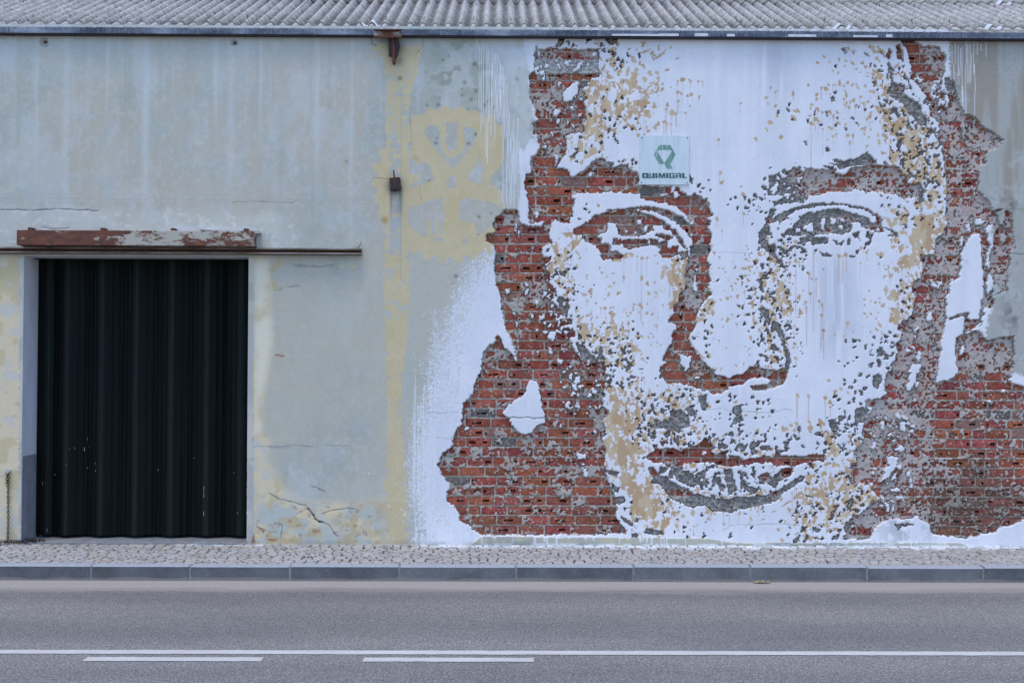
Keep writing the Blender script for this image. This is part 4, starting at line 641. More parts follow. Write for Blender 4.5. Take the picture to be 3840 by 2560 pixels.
# the chisel bit deepest along the rim of every chip
def rim(mask, other):
    r = np.zeros(mask.shape, bool)
    r[:-1] |= other[1:]; r[1:] |= other[:-1]; r[:, :-1] |= other[:, 1:]; r[:, 1:] |= other[:, :-1]
    return r & mask
top = lvl < 2
rg_ = rim(lvl == 2, top) & (fbm(0.06, 151, 2) > 0.40)
Y = np.where(rg_, 0.042 + 0.014 * rough1, Y)
rd_ = rim(lvl == 3, top) & (fbm(0.10, 153, 2) > 0.47)
Y = np.where(rd_, 0.072, Y); film &= ~rd_
vis = np.bincount(brick_id[(lvl == 3) & ~film & bm_].ravel(), minlength=len(bricks))
# ------------------------------------------------------------------ colours of the coats of paint, render, stains
PLAST, PLASTW, PLASTD = M3((.475, .452, .37)), M3((.515, .45, .355)), M3((.41, .405, .345))
WHITE, WHITE2 = M3((.81, .77, .785)), M3((.70, .71, .71))
OCH, OCHL, GEAR = M3((.53, .35, .195)), M3((.61, .455, .285)), M3((.62, .49, .285))
CREAM = M3((.74, .60, .40))
C = np.empty((NZ, NX, 3), np.float32)
C[:] = PLAST
def mix(w, col):
    w = np.asarray(w, np.float32)[..., None]
    C[:] = C * (1 - w) + np.asarray(col, np.float32) * w
def soft(polys, r=10, xw=None, zw=None):
    return blur(fill(polys, XS if xw is None else xw, ZS if zw is None else zw).astype(np.float32), r)
big, mid, fine = fbm(0.9, 201, 4), fbm(0.25, 231, 4), fbm(0.03, 261, 2)
streak = fbm(0.16, 291, 4, ax=1.0, az=0.12)
streak2 = fbm(0.05, 321, 3, ax=1.0, az=0.06)
tiny = np.random.default_rng(77).random(X.shape).astype(np.float32)
def px(x, y): return tuple(float(t) for t in wallxz(x, y))
def zpx(y): return px(1920, y)[1]
def xpx(x): return px(x, 1200)[0]

mix(0.8 * smooth(0.45, 0.62, big), PLASTW)
mix(0.6 * smooth(0.5, 0.68, 1 - big) , PLASTD)
mix(0.20 * smooth(0.5, 0.7, streak), M3((.58, .585, .54)))
mix(0.18 * smooth(0.52, 0.72, 1 - streak), M3((.40, .40, .35)))
mix(0.25 * smooth(0.55, 0.75, streak2) * smooth(zpx(900), zpx(150), Z), M3((.62, .63, .60)))
mix(0.35 * smooth(zpx(420), zpx(130), Z), M3((.55, .57, .56)))
mix(0.42 * smooth(0.47, 0.68, mid), M3((.555, .485, .385)))
mot = fbm(0.14, 239, 4)
mix(0.40 * smooth(0.5, 0.68, mot), M3((.46, .485, .45)))
mix(0.30 * smooth(0.54, 0.7, fbm(0.045, 243, 3)), M3((.59, .585, .53)))
mix(0.30 * smooth(0.58, 0.72, fbm(0.30, 247, 4, az=.6)), M3((.60, .61, .60)))
mix(0.5 * smooth(zpx(760), zpx(1100), Z) * smooth(.35, .6, big + .1), M3((.505, .465, .365)))
# long runs of washed-out and brown streaks under the eave
_rs = np.random.default_rng(12)
for x0, w, l, d in [(128, 8, 330, 1), (395, 7, 180, 1), (462, 6, 260, -1), (480, 6, 200, -1), (970, 9, 270, 1), (960, 5, 240, -1), (1185, 9, 420, 1), (1312, 11, 560, 1), (1305, 7, 300, -1), (800, 10, 200, 1), (590, 9, 200, -1), (310, 12, 60, -1), (700, 16, 340, -1), (240, 14, 500, 1), (1050, 14, 500, -1), (1230, 8, 240, -1), (60, 10, 300, -1), (860, 16, 420, 1), (1160, 6, 200, -1), (540, 14, 440, 1)]:
    cx = xpx(x0) + 0.012 * (vnoise(np.zeros_like(zs), zs, 0.2, int(x0)) - 0.5)[:, None]
    zt = zpx(130); zb = zpx(130 + l * 2.0)
    w_ = np.exp(-((X - cx) / (w * 0.0026)) ** 2) * smooth(zb, zb + 0.6 * (zt - zb), Z) * (0.45 + 0.4 * streak)
    mix(0.55 * w_, M3((.64, .655, .63)) if d > 0 else M3((.43, .41, .34)))
# paler patched render over the door head
pp = soft([('q', '-300,1155 300,1150 600,1165 1000,1160 1300,1180 1560,1160 1640,1260 1630,1400 -300,1400')], 5)
mix(pp * (0.25 + 0.5 * smooth(0.35, 0.65, mid)), M3((.60, .585, .51)))
mix(pp * 0.5 * smooth(0.6, 0.68, fbm(0.06, 341, 3)), M3((.70, .68, .62)))
mix(soft([('q', '950,1245 1400,1250 1420,1290 960,1290')], 2) * (0.4 + 0.6 * smooth(.4, .6, mid)), M3((.66, .62, .60)))
# faint render joints
for zy, a in ((1105, 0.25), (1128, 0.18), (1085, 0.12)):
    zc = zpx(zy / 1.469) + 0.02 * (vnoise(xs, np.zeros_like(xs), 0.4, zy) - 0.5)[None, :]
    mix(a * np.exp(-((Z - zc) / 0.012) ** 2) * (X < xpx(1400)) * smooth(.35, .6, mid), M3((.36, .36, .31)))

def halo(x, y, r, col, a, seed=0, az=1.0):
    cx, cz = px(x, y); r *= 0.00288
    d = np.hypot(X - cx, (Z - cz) * az) / r
    mix(a * np.exp(-d * d * 1.6) * (0.55 + 0.9 * mid), M3(col))
# algae on the render beside the white coat
alg = soft([('a0', '0,110 460,60 760,300 790,700 850,1050 700,1050 640,800 420,760 200,640 0,600'), ('a0', '600,1100 760,1000 860,1568 700,1568 590,1400')], 24)
mix(alg * 0.75 * smooth(0.42, 0.66, mid), M3((.34, .36, .28)))
mix(alg * 0.5 * smooth(0.6, 0.66, fbm(0.12, 455, 3)), M3((.20, .22, .16)))
spots = [('a0', (620, 690, 560, 640, 455, 540, 325, 580, 410, 620, 120, 605, 300, 350, 440, 295, 150, 260, 535, 675, 570, 800, 385, 1025, 455, 940, 95, 975, 85, 1020, 685, 1425, 25, 1370, 350, 465, 850, 330, 830, 435, 890, 1050, 890, 1530, 110, 670, 5, 675)), ('b0', (590, 95, 480, 130, 550, 700, 235, 1100, 645, 940, 605, 1118, 320, 850, 270, 675, 240, 740, 530, 360, 470, 295))]
for tile, v in spots:
    x0, y0, k = TILES[tile]
    for i in range(0, len(v), 2):
        r = 4 + 5 * ((i * 37) % 10) / 10
        halo(v[i] / k + x0, v[i + 1] / k + y0, r * 1.2, (.16, .18, .13), .85)
# ochre undercoat: strip down the pier, gear emblem, door surround
pier = fill([('s', '1397,170 1592,163 1576,215 1560,300 1545,345 1532,420 1530,560 1536,700 1530,900 1532,1000 1535,1120 1528,1260 1512,1400 1505,1520 1510,1640 1520,1760 1528,1850 1535,2050 1435,2050 1440,1840 1448,1720 1450,1500 1447,1300 1440,1180 1440,1010 1446,860 1450,720 1448,560 1446,480 1450,350 1440,270 1415,215')], XS, ZS)
gear = np.zeros(X.shape, bool)
gx, gz = px(1360 + 770 / 2.306, 340 + 805 / 2.306)
an = np.arctan2(ZP - gz, XP - gx); rr = np.hypot(XP - gx, ZP - gz)
GR = 668 / 2.306 * 0.00288
gear = rr < GR + 0.034 * np.tanh(2.2 * np.sin(30 * an + 1.9)) * (0.85 + 0.3 * np.sin(3 * an))
gear &= (X < px(1360 + 1215 / 2.306, 600)[0]) | (Z < px(1700, 1000)[1] + 0.25)
gholes = fill([('g', '540,340 575,300 645,305 665,350 680,490 700,550 760,580 830,560 880,510 885,440 865,320 920,312 985,345 990,390 930,500 850,600 780,675 735,635 640,520 560,410 530,370'), ('g', '722,275 832,275 820,330 815,500 740,520 722,470'),
               ('g', '430,600 480,640 540,620 590,650 600,720 640,770 560,790 440,835 360,860 340,560 400,540'), ('g', '1010,585 1040,650 1050,690 1030,740 1030,810 960,800 910,770 935,700 985,650'), ('g', '1100,800 1110,735 1160,690 1220,600 1500,550 1500,950 1215,890'),
               ('g', '765,738 806,745 800,810 812,847 740,852 710,800 740,760'), ('g', '400,1010 500,985 590,940 690,925 715,1100 680,1180 705,1230 560,1270 500,1255 420,1180 372,1100'), ('g', '595,1275 710,1270 690,1307 610,1307'),
               ('g', '850,940 920,930 1010,950 1120,965 1180,1000 1215,1030 1300,1040 1150,1080 1120,1160 1000,1262 975,1180 950,1130 900,1152 880,1125 830,1120 835,1050'), ('g', '845,1312 890,1268 917,1300 880,1327'), ('g', '370,440 425,445 420,515 372,510')], XP, ZP)
gbars = fill([('g', '560,1125 585,1125 585,1240 625,1245 620,1290 555,1272'), ('g', '640,1125 661,1125 661,1267 640,1267'), ('g', '420,720 490,728 480,790 380,820 330,790 330,700')], XP, ZP)
gear = (gear & ~gholes) | gbars
och = pier | gear
worn = fbm(0.05, 361, 4)
och &= ~((worn > 0.62) & (blur(och, 5) < 0.97) & ~(rr < GR))
mix(och * 0.92, GEAR)
mix(och * 0.5 * smooth(.5, .7, mid), M3((.60, .46, .24)))
mix(och * 0.25 * smooth(.5, .7, fbm(0.1, 381, 3)), M3((.70, .58, .36)))
strip = fill([('s', '1462,520 1502,520 1504,960 1462,960')], XS, ZS) & (worn > 0.46)
mix(0.75 * strip, M3((.42, .44, .44)))
mix(0.7 * (fill([('s', '1440,1000 1530,1000 1530,1200 1440,1200')], XS, ZS) & (worn > 0.57)), M3((.48, .48, .42)))
mix(0.6 * (fill([('s', '1450,260 1540,260 1530,520 1450,520')], XS, ZS) & (worn > 0.55)), M3((.46, .47, .44)))
# door surround, washed cream and ochre
surr = soft([('L', '20,88 130,85 150,300 160,520 115,800 110,980 160,1010 130,1100 210,1240 330,1320 620,1330 735,1290 745,1560 20,1560'), ('s', '-400,962 95,962 92,2060 -400,2060')], 5)
mix(surr * smooth(0.25, 0.5, mid + 0.15), CREAM * 0.94)
mix(surr * 0.8 * smooth(0.47, 0.6, fbm(0.18, 401, 4)), M3((.58, .46, .26)))
mix(surr * 0.6 * smooth(0.55, 0.66, fbm(0.12, 421, 4)), M3((.52, .53, .49)))
mix(soft([('L', '72,110 140,100 160,520 110,800 105,980 75,980')], 4) * smooth(0.3, 0.6, mid + 0.1), M3((.75, .66, .50)))
foot = soft([('L', '100,1300 330,1330 620,1340 735,1310 740,1560 40,1560')], 8)
mix(foot * 0.9 * smooth(0.45, 0.55, fbm(0.16, 431, 4)), M3((.49, .50, .45)))
mix(foot * 0.75 * smooth(0.54, 0.66, fbm(0.13, 433, 4)), M3((.53, .40, .22)))
mix(foot * 0.5 * smooth(0.68, 0.74, fbm(0.05, 435, 3)), M3((.30, .13, .07)))
edge = soft([('s', '72,962 93,962 85,2050 72,2050'), ('s', '929,962 950,962 948,2050 926,2050')], 1, XP, ZP)
mix(edge * 0.75, M3((.53, .51, .46)))
mix(edge * 0.6 * smooth(.5, .6, fbm(0.15, 437, 3, az=0.5)), M3((.38, .37, .35)))
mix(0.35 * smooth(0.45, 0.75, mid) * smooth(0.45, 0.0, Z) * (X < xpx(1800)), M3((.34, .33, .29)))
for a in ('140,150 200,95 205,140 160,170', '150,170 200,240 170,260'):
    mix(0.8 * soft([('L', a)], 1), M3((.55, .42, .22)))
# peeled marks and scratches beside the door
for tile, txt, col in [('L', '260,125 300,120 340,128 420,132 480,118 480,128 400,142 300,140', (.34, .31, .26)), ('L', '490,120 520,120 530,142 515,142', (.62, .52, .32)), ('L', '555,130 570,118 590,135 580,148 560,140', (.62, .52, .32)), ('L', '175,258 215,235 215,252', (.34, .3, .25)), ('L', '235,232 300,226 308,238 250,242', (.36, .32, .27)), ('L', '175,578 230,582 228,592 180,590', (.33, .20, .13)), ('L', '190,572 220,574 218,584', (.62, .45, .22)), ('L', '250,362 300,364 298,370', (.50, .42, .30)), ('L', '500,378 560,372 562,380', (.50, .45, .33)),
                       ('L', '140,1045 260,1040 260,1050 160,1060', (.36, .36, .33)), ('L', '290,1042 370,1046 350,1054', (.36, .36, .33)), ('L', '60,1510 75,1490 78,1535 60,1540', (.30, .14, .08)), ('L', '80,1440 130,1470 120,1490 90,1460', (.36, .18, .10)), ('L', '130,1515 200,1510 170,1530', (.36, .17, .09))]:
    mix(0.85 * fill([(tile, txt)], XS, ZS), M3(col))
# rust haloes, damp runs under the iron bracket on the pier
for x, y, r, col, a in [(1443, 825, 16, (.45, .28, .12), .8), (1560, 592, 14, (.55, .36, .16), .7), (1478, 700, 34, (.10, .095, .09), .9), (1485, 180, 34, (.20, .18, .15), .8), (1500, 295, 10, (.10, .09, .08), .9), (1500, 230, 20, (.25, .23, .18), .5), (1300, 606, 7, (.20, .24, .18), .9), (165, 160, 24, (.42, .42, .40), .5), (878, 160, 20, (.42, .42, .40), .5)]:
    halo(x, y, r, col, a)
run = np.exp(-((X - xpx(1464)) / 0.016) ** 2) + np.exp(-((X - xpx(1500)) / 0.018) ** 2)
mix(np.clip(run, 0, 1) * 0.75 * smooth(zpx(850), zpx(710), Z) * (Z < zpx(700)) * (0.4 + streak2), M3((.14, .13, .12)))
mix(np.exp(-((X - xpx(1501)) / 0.006) ** 2) * 0.4 * (Z < zpx(330)) * (Z > zpx(1050)), M3((.34, .33, .28)))
# concrete on the far right
conc = X > xpx(3560)
mix(conc * 0.9, M3((.425, .405, .36)))
mix(conc * 0.85 * smooth(.42, .62, streak + 0.25 * smooth(zpx(700), zpx(150), Z) - 0.1), M3((.35, .295, .225)))
mix(conc * 0.5 * smooth(.55, .7, mid), M3((.51, .495, .46)))
mix(conc * 0.7 * (tiny > 0.965) * smooth(.4, .6, big), M3((.13, .13, .13)))
mix(conc * 0.5 * smooth(.70, .76, fbm(0.02, 475, 2)) * smooth(.45, .6, mid), M3((.22, .22, .21)))

# ---- the white coat, sprayed out at its edges
wmain = fill([('v', '1205,70 1225,300 1225,480 1180,500 1150,800 1100,1260 2900,1260 2900,880 2400,868 2260,850 2255,810 2282,700 2276,500 2215,420 2188,300 2182,70')], XS, ZS).astype(np.float32)
wlow = fill([('L', '1330,30 1262,110 1160,220 1100,300 1070,400 1030,520 1000,720 965,850 935,950 915,1100 900,1300 910,1400 950,1600 1500,1600 1600,30')], XS, ZS).astype(np.float32)
wtong = fill([('a0', '835,1020 850,1150 870,1300 850,1568 830,1700 880,1780 1000,1780 960,1300 1060,1100 1000,950 930,1010 900,1120')], XS, ZS).astype(np.float32)
spray = 0.55 * tiny + 0.45 * fbm(0.02, 501, 2)
wl = blur(blur(wlow, 34), 26)
wf = np.maximum(np.maximum(blur(blur(wmain, 7), 5), wl), blur(wtong, 3))
soften = 0.55 + 0.9 * smooth(0.02, 0.5, wl) * (1 - smooth(0.9, 1.0, np.maximum(wmain, wtong)))
white = wf + soften * (spray - 0.5) + 0.5 * (streak2 - 0.5) + 0.35 * (fbm(0.05, 503, 2) - .5) > 0.5
mix(0.55 * smooth(.15, .75, wl), M3((.70, .71, .71)))
haze = soft([('a0', '460,38 1060,38 1010,300 950,380 970,700 1000,950 1040,1100 900,1300 830,1568 700,1500 860,1000 790,700 700,300')], 18)
hz = haze * (0.25 + 0.75 * smooth(.38, .6, mid))
mix(0.65 * hz, M3((.66, .68, .69)))
soot = soft([('a0', '880,720 960,740 990,800 985,950 1010,1000 960,1010 920,900 860,800'), ('a0', '930,1250 990,1230 960,1310 900,1320')], 10)
speck = blur(((spray > 0.88) & (wf > 0.05) & (wf < 0.6)).astype(np.float32), 0)
mix(0.8 * speck, WHITE)
mix(white * 0.95, WHITE)
wt = white.astype(np.float32)
mix(wt * 0.7 * smooth(.48, .66, big), M3((.71, .69, .715)))
mix(wt * 0.5 * smooth(.5, .7, streak), M3((.70, .68, .705)))
mix(wt * 0.35 * smooth(.52, .7, mid), M3((.71, .685, .71)))
mix(wt * 0.35 * smooth(.52, .72, 1 - streak2), M3((.83, .79, .80)))
mix(wt * 0.8 * soft([('a1', '1500,40 1800,40 1780,300 1680,640 1640,900 1620,1250 1590,1240 1560,700 1520,300'), ('b2', '420,480 780,500 760,1300 560,1500 500,1100')], 22) * smooth(.3, .6, streak2 + .1), M3((.53, .53, .57)))
mix(wt * 0.5 * soft([('b1', '1050,200 1200,0 1440,20 1440,600 1200,620')], 16) * smooth(.35, .6, mid), M3((.67, .655, .69)))
mix(wt * 0.6 * soft([('a2', '200,40 700,40 690,560 330,620')], 22), M3((.73, .715, .74)))
mix(wt * 0.7 * (tiny > 0.9985), M3((.35, .36, .38)))
mix(0.85 * soot * smooth(.35, .6, fbm(.12, 521, 3)), M3((.13, .13, .15)))
for x, y, r, a in [(3880 - 275, 735, 15, .5), (3690, 455, 14, .85), (3570, 300, 12, .5), (3800, 1180, 34, .7), (3400, 1975, 70, .45), (3780, 770, 26, .7), (3815, 905, 14, .4), (3640, 960, 16, .5), (3700, 760, 14, .6), (2585, 560, 8, .2), (1975, 800, 10, .7)]:
    cx, cz = px(x, y); d_ = np.hypot(X - cx, (Z - cz) * .8) / (r * .0040)
    mix(a * np.exp(-d_ * d_ * 1.2) * smooth(.42, .62, fbm(.09, 523, 4)), M3((.11, .11, .14)))
# runs of white paint
def runs(tile, lst, col, a, w=0.0042, taper=True):
    x0, y0, k = TILES[tile]
    for (rx, ra, rb_) in lst:
        xt, zt = px(rx / k + x0, ra / k + y0); zb = px(rx / k + x0, rb_ / k + y0)[1]
        s = sl(xt - 0.06, xt + 0.06, zb, zt)
        cx = xt + 0.010 * (vnoise(np.zeros_like(Z[s]), Z[s], 0.16, int(rx * 7 + ra)) - 0.5)
        m = np.clip(1.35 - np.abs(X[s] - cx) / w, 0, 1) * (Z[s] > zb) * (Z[s] < zt)
        sub = C[s]; mm = (a * m)[..., None]
        C[s] = sub * (1 - mm) + np.asarray(col, np.float32) * mm
runs('a0', [(460, 60, 260), (485, 110, 720), (503, 112, 912), (523, 112, 845), (549, 115, 1150), (566, 180, 1212), (575, 150, 830), (596, 200, 955), (604, 160, 700), (615, 180, 640), (629, 200, 990), (640, 190, 800), (655, 210, 825), (668, 260, 640), (680, 300, 780), (690, 300, 700), (703, 320, 1568), (718, 400, 970), (740, 480, 1568), (752, 700, 1250), (768, 740, 1568), (783, 900, 1568), (797, 800, 1300), (806, 950, 1568), (820, 1000, 1400), (835, 790, 1300), (850, 1000, 1310), (862, 1100, 1350), (876, 1150, 1300)], WHITE, 0.85)
runs('b0', [(708, 0, 60), (740, 0, 60), (770, 0, 50), (800, 0, 50)], WHITE, 0.9)
runs('a2', [(1705, 300, 525), (1750, 120, 470), (1782, 130, 650), (1790, 500, 690), (1820, 60, 820), (1835, 120, 470), (1855, 120, 480), (1868, 200, 460), (1890, 60, 380), (1898, 300, 830), (1925, 100, 210), (1960, 110, 180), (2003, 100, 230), (1650, 450, 720), (1640, 400, 560), (1722, 100, 300), (1765, 150, 400), (1690, 120, 300)], WHITE, 0.85)
_rr = np.random.default_rng(66)
runs('s', [(float(x), 1400 + 250 * _rr.random(), 1750 + 280 * _rr.random()) for x in _rr.uniform(1545, 1640, 24)], WHITE, 0.6)
runs('s', [(float(x), 1975, 2000 + 45 * _rr.random()) for x in _rr.uniform(1560, 2050, 70)], WHITE, 0.8, 0.006)
# plinth band left bare under the white coat
zp = np.interp(xs, [xpx(1770), xpx(1810), xpx(2350), xpx(2650), xpx(2760), xpx(3600), xpx(3640), xpx(4000)], [0, .085, .080, .075, .028, .030, .0, .0])[None, :]
zp = zp * (1 + 0.25 * (mid - .5)) + 0.01 * (streak2 - .5)
pl = (Z < zp)
lvl[pl] = 0; film &= ~pl
Y = np.where(pl, -0.006 + 0.003 * rough1, Y)
mix(pl * 0.95, M3((.46, .43, .33)))
mix(pl * 0.7 * smooth(.48, .6, mid), M3((.36, .36, .33)))
mix(pl * 0.6 * smooth(.5, .62, fbm(.1, 541, 3)), M3((.60, .50, .32)))
for w_r in (0.004, 0.007, 0.012):
    runs('s', [(float(x), 1998, 2006 + 46 * _rr.random() ** 1.3) for x in np.concatenate([_rr.uniform(1800, 2640, 12), _rr.normal(3200, 260, 16)])], WHITE, 0.85, w_r)
mix(0.8 * (Z < 0.018) * smooth(.4, .55, fbm(.1, 543, 3)) * (X > xpx(1700)), M3((.72, .72, .72)))
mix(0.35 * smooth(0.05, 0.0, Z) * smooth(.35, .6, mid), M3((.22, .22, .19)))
# hairline cracks
def crack(tile, txt, depth=0.006, w=0.005, a=0.8):
    p = T(tile, txt)
    for (x0, z0), (x1, z1) in zip(p[:-1], p[1:]):
        s = sl(min(x0, x1) - 0.03, max(x0, x1) + 0.03, min(z0, z1) - 0.03, max(z0, z1) + 0.03)
        dx, dz = x1 - x0, z1 - z0; L2 = dx * dx + dz * dz + 1e-9
        xx, zz = X[s] + 0.025 * n1[s], Z[s] + 0.025 * n2[s]
        t = np.clip(((xx - x0) * dx + (zz - z0) * dz) / L2, 0, 1)
        m = np.clip(1.3 - np.hypot(xx - x0 - t * dx, zz - z0 - t * dz) / w, 0, 1)
        m = m * (lvl[s] == 0)
        Y[s] += depth * m
        C[s] = C[s] * (1 - a * m[..., None]) + M3((.12, .12, .11)) * a * m[..., None]
crack('L', '345,1365 370,1395 380,1412 400,1425 420,1430', 0.02, 0.010)
crack('L', '345,1365 335,1345 250,1325 190,1310 150,1280')
crack('L', '420,1385 470,1370 540,1360 600,1365'); crack('L', '420,1430 455,1445 470,1480 500,1500')
crack('L', '200,1430 215,1450 210,1490 205,1510'); crack('L', '360,1245 390,1255 400,1265 430,1270')
crack('L', '60,1045 140,1047 260,1042 300,1045 370,1046', .003, .004, .4); crack('L', '430,1040 470,1042 540,1045', .003, .004, .35); crack('L', '880,1395 884,1440 876,1474 905,1480 938,1472 948,1530', 0.003, 0.005, .4)
crack('q', '-100,1158 100,1155 220,1160 300,1152 540,1162', 0.008); crack('q', '0,210 120,190 200,185', 0.003, 0.004, .4)
crack('q', '230,1250 300,1262 380,1258'); crack('q', '1280,1115 1450,1112 1600,1120 1650,1105', 0.003, 0.005, .4)
crack('c0', '705,405 760,410 800,402 850,412 930,404 1000,412 1090,405', 0.01, 0.006)
crack('c1', '1010,330 1120,325 1230,345 1400,350 1600,365 1720,330 1800,350', 0.003, 0.004, .4); crack('c1', '1160,1440 1220,1395 1330,1385 1460,1390 1600,1380 1750,1385 1860,1390', 0.003, 0.004, .5)
crack('c0', '0,360 110,365 220,360 320,358', 0.003, 0.004, .4); crack('c0', '80,600 160,597 230,602', 0.003, 0.004, .4)
crack('b1', '1060,465 1200,460 1440,470', 0.002, 0.004, .3); crack('b2', '2230,470 2352,478', 0.006); crack('b2', '2180,60 2400,66', 0.003, .004, .4)
crack('g', '415,240 420,400 440,520', .003, .004, .35); crack('g', '495,830 490,900 520,960', .003, .004, .3); crack('g', '90,760 200,765 240,762', .003, .004, .5)
crack('q', '2330,210 2332,250 2290,300', .004, .005, .6); crack('q', '2045,205 2050,245 2080,250', .006, .006)
# two holes knocked through the render under the eave
for hx, hy, s_ in ((166, 157, 1.0), (878, 160, 0.8)):
    cx, cz = px(hx, hy)
    d = np.hypot(XW - cx, ZW - cz)
    m2 = d < 0.050 * s_
    Y = np.where(m2, 0.008 + 0.012 * rough1, Y); mix(m2 * 0.9, M3((.40, .39, .36)))
    m3_ = (np.abs(X - cx) < 0.017 * s_) & (np.abs(Z - cz) < 0.017 * s_)
    Y = np.where(m3_, 0.10, Y); mix(m3_ * 0.9, M3((.16, .10, .07)))

# ---- scraped and broken surfaces
o1 = fbm(.09, 561, 3, az=.6)
m1 = (lvl == 1).astype(np.float32)
mix(m1, OCH); mix(m1 * smooth(.42, .62, o1), OCHL); mix(m1 * 0.35 * smooth(.5, .7, streak2), M3((.50, .33, .22)))
mg = (lvl == 2).astype(np.float32)
mix(mg, M3((.25, .22, .195)))
mix(mg * smooth(.42, .62, fbm(.035, 581, 3)), M3((.36, .32, .285))); mix(mg * 0.7 * smooth(.64, .72, rough2), M3((.60, .56, .52))); mix(mg * 0.6 * smooth(.56, .68, fbm(.06, 587, 2)), M3((.18, .16, .15)))
mix(mg * greyonly * (.45 + .5 * smooth(.4, .6, rough1)), M3((.60, .56, .52)))
mb = ((lvl == 3) & ~film).astype(np.float32)
mix(mb, M3((.40, .35, .28))); mix(mb * smooth(.4, .65, mid), M3((.46, .41, .34))); mix(mb * 0.5 * smooth(.58, .68, fine), M3((.26, .23, .20)))
mf = film.astype(np.float32)
east = smooth(xpx(2900), xpx(3150), X)
mix(mf, M3((.42, .365, .31)))
mix(mf * east * 0.85, M3((.50, .405, .37)))
mix(mf * smooth(.45, .62, fbm(.05, 601, 3)), M3((.47, .41, .36)))
mix(mf * 0.55 * smooth(.55, .68, fbm(.025, 605, 2)), M3((.30, .27, .24)))
mix(mf * 0.35 * smooth(.55, .7, fbm(.07, 607, 2)), M3((.44, .24, .18)))
dirt = soft([('c2', '1500,1000 1900,950 2352,1100 2700,1150 2700,1550 1480,1520'), ('c2', '1800,800 2050,780 2040,1100 1820,1100'), ('c0', '480,1380 760,1380 760,1500 500,1500'), ('c0', '1560,1280 1760,1280 1760,1400 1580,1400')], 14) * ((lvl == 3))
mix(0.65 * dirt, M3((.20, .17, .13)))
# runs of ochre wash
for (dxp, dzp, dl) in drips:
    s = sl(dxp - 0.03, dxp + 0.03, dzp - dl, dzp)
    cx = dxp + 0.008 * (vnoise(np.zeros_like(Z[s]), Z[s], 0.2, int(dxp * 1000) & 1023) - 0.5)
    m = np.clip(1.25 - np.abs(X[s] - cx) / 0.0040, 0, 1) * (lvl[s] <= 1)
    C[s] = C[s] * (1 - .62 * m[..., None]) + M3((.50, .33, .25)) * .62 * m[..., None]
C *= (0.97 + 0.06 * tiny)[..., None]
# raised cement edging of the doorway
Y = np.where((edge > 0.5) & (lvl == 0), Y - 0.010, Y)

# ------------------------------------------------------------------ the facade sheet
def facade_material():
    m, nt, b = mat_nodes('weathered_render', 0.9, 0.2)
    a = N(nt, 'ShaderNodeAttribute', attribute_name='coat')
    v = geopos(nt)
    f1 = noise(nt, 160, 4, 0.7, v)
    f2 = noise(nt, 14, 5, 0.6, v)
    c = mixc(nt, 1.0, a.outputs['Color'], ramp(nt, f1, [(0.3, (.90, .90, .90)), (0.7, (1.0, 1.0, 1.0))]), 'MULTIPLY')
    c = mixc(nt, 1.0, c, ramp(nt, f2, [(0.3, (.955, .955, .955)), (0.7, (1.0, 1.0, 1.0))]), 'MULTIPLY')
    nt.links.new(c, b.inputs['Base Color'])
    bump(nt, b, noise(nt, 110, 5, 0.7, v), 0.22, 0.004)
    return m
MAT_RENDER = facade_material()
hole = (X[:-1, :-1] >= DX0 - 1e-6) & (X[:-1, 1:] <= DX1 + 1e-6) & (Z[1:, :-1] <= DZ1 + 1e-6)
idx = np.arange(NX * NZ).reshape(NZ, NX)
quads = np.stack([idx[:-1, :-1], idx[:-1, 1:], idx[1:, 1:], idx[1:, :-1]], -1)[~hole]
co = np.stack([X, Y, Z], -1).astype(np.float32).reshape(-1, 3)
me = bpy.data.meshes.new('facade_wall')
me.vertices.add(len(co)); me.vertices.foreach_set('co', co.ravel())
nq = len(quads)
me.loops.add(nq * 4); me.loops.foreach_set('vertex_index', quads.astype(np.int32).ravel())
me.polygons.add(nq)
me.polygons.foreach_set('loop_start', np.arange(0, nq * 4, 4, dtype=np.int32))
me.update(calc_edges=True)
at = me.attributes.new('coat', 'FLOAT_COLOR', 'POINT')
at.data.foreach_set('color', np.concatenate([np.clip(C, 0, 1).reshape(-1, 3), np.ones((NX * NZ, 1), np.float32)], 1).astype(np.float32).ravel())
me.materials.append(MAT_RENDER)

house = tag(empty('warehouse', (0, 0, 0)), 'old warehouse with a dark folding door and a huge face chiselled into its front wall', 'building')
wall = link('facade_wall', me, house)
wall['label'] = 'weathered front wall with a large face chiselled through white paint down to red brick'
# ------------------------------------------------------------------ bricks, each one standing behind the broken render
def brick_material(name, per_object):
    m, nt, b = mat_nodes(name, 0.9, 0.2)
    if per_object:
        oi = N(nt, 'ShaderNodeObjectInfo'); base = oi.outputs['Color']
    else:
        base = N(nt, 'ShaderNodeAttribute', attribute_name='clay').outputs['Color']
    v = geopos(nt)
    f = noise(nt, 22, 6, 0.7, v)
    c = mixc(nt, 1.0, base, ramp(nt, f, [(0.3, (.62, .58, .56)), (0.5, (1, 1, 1)), (0.72, (1.22, 1.18, 1.1))]), 'MULTIPLY')
    g = noise(nt, 30, 7, 0.75, v, 0.4)
    c = mixc(nt, ramp(nt, g, [(0.56, (0, 0, 0)), (0.64, (1, 1, 1))]), c, (.44, .37, .32))
    nt.links.new(c, b.inputs['Base Color'])
    bump(nt, b, noise(nt, 90, 5, 0.7, v), 0.5, 0.005)
    return m
MAT_BRICK = brick_material('fired_brick', True)
MAT_BRICKS = brick_material('fired_brick_field', False)

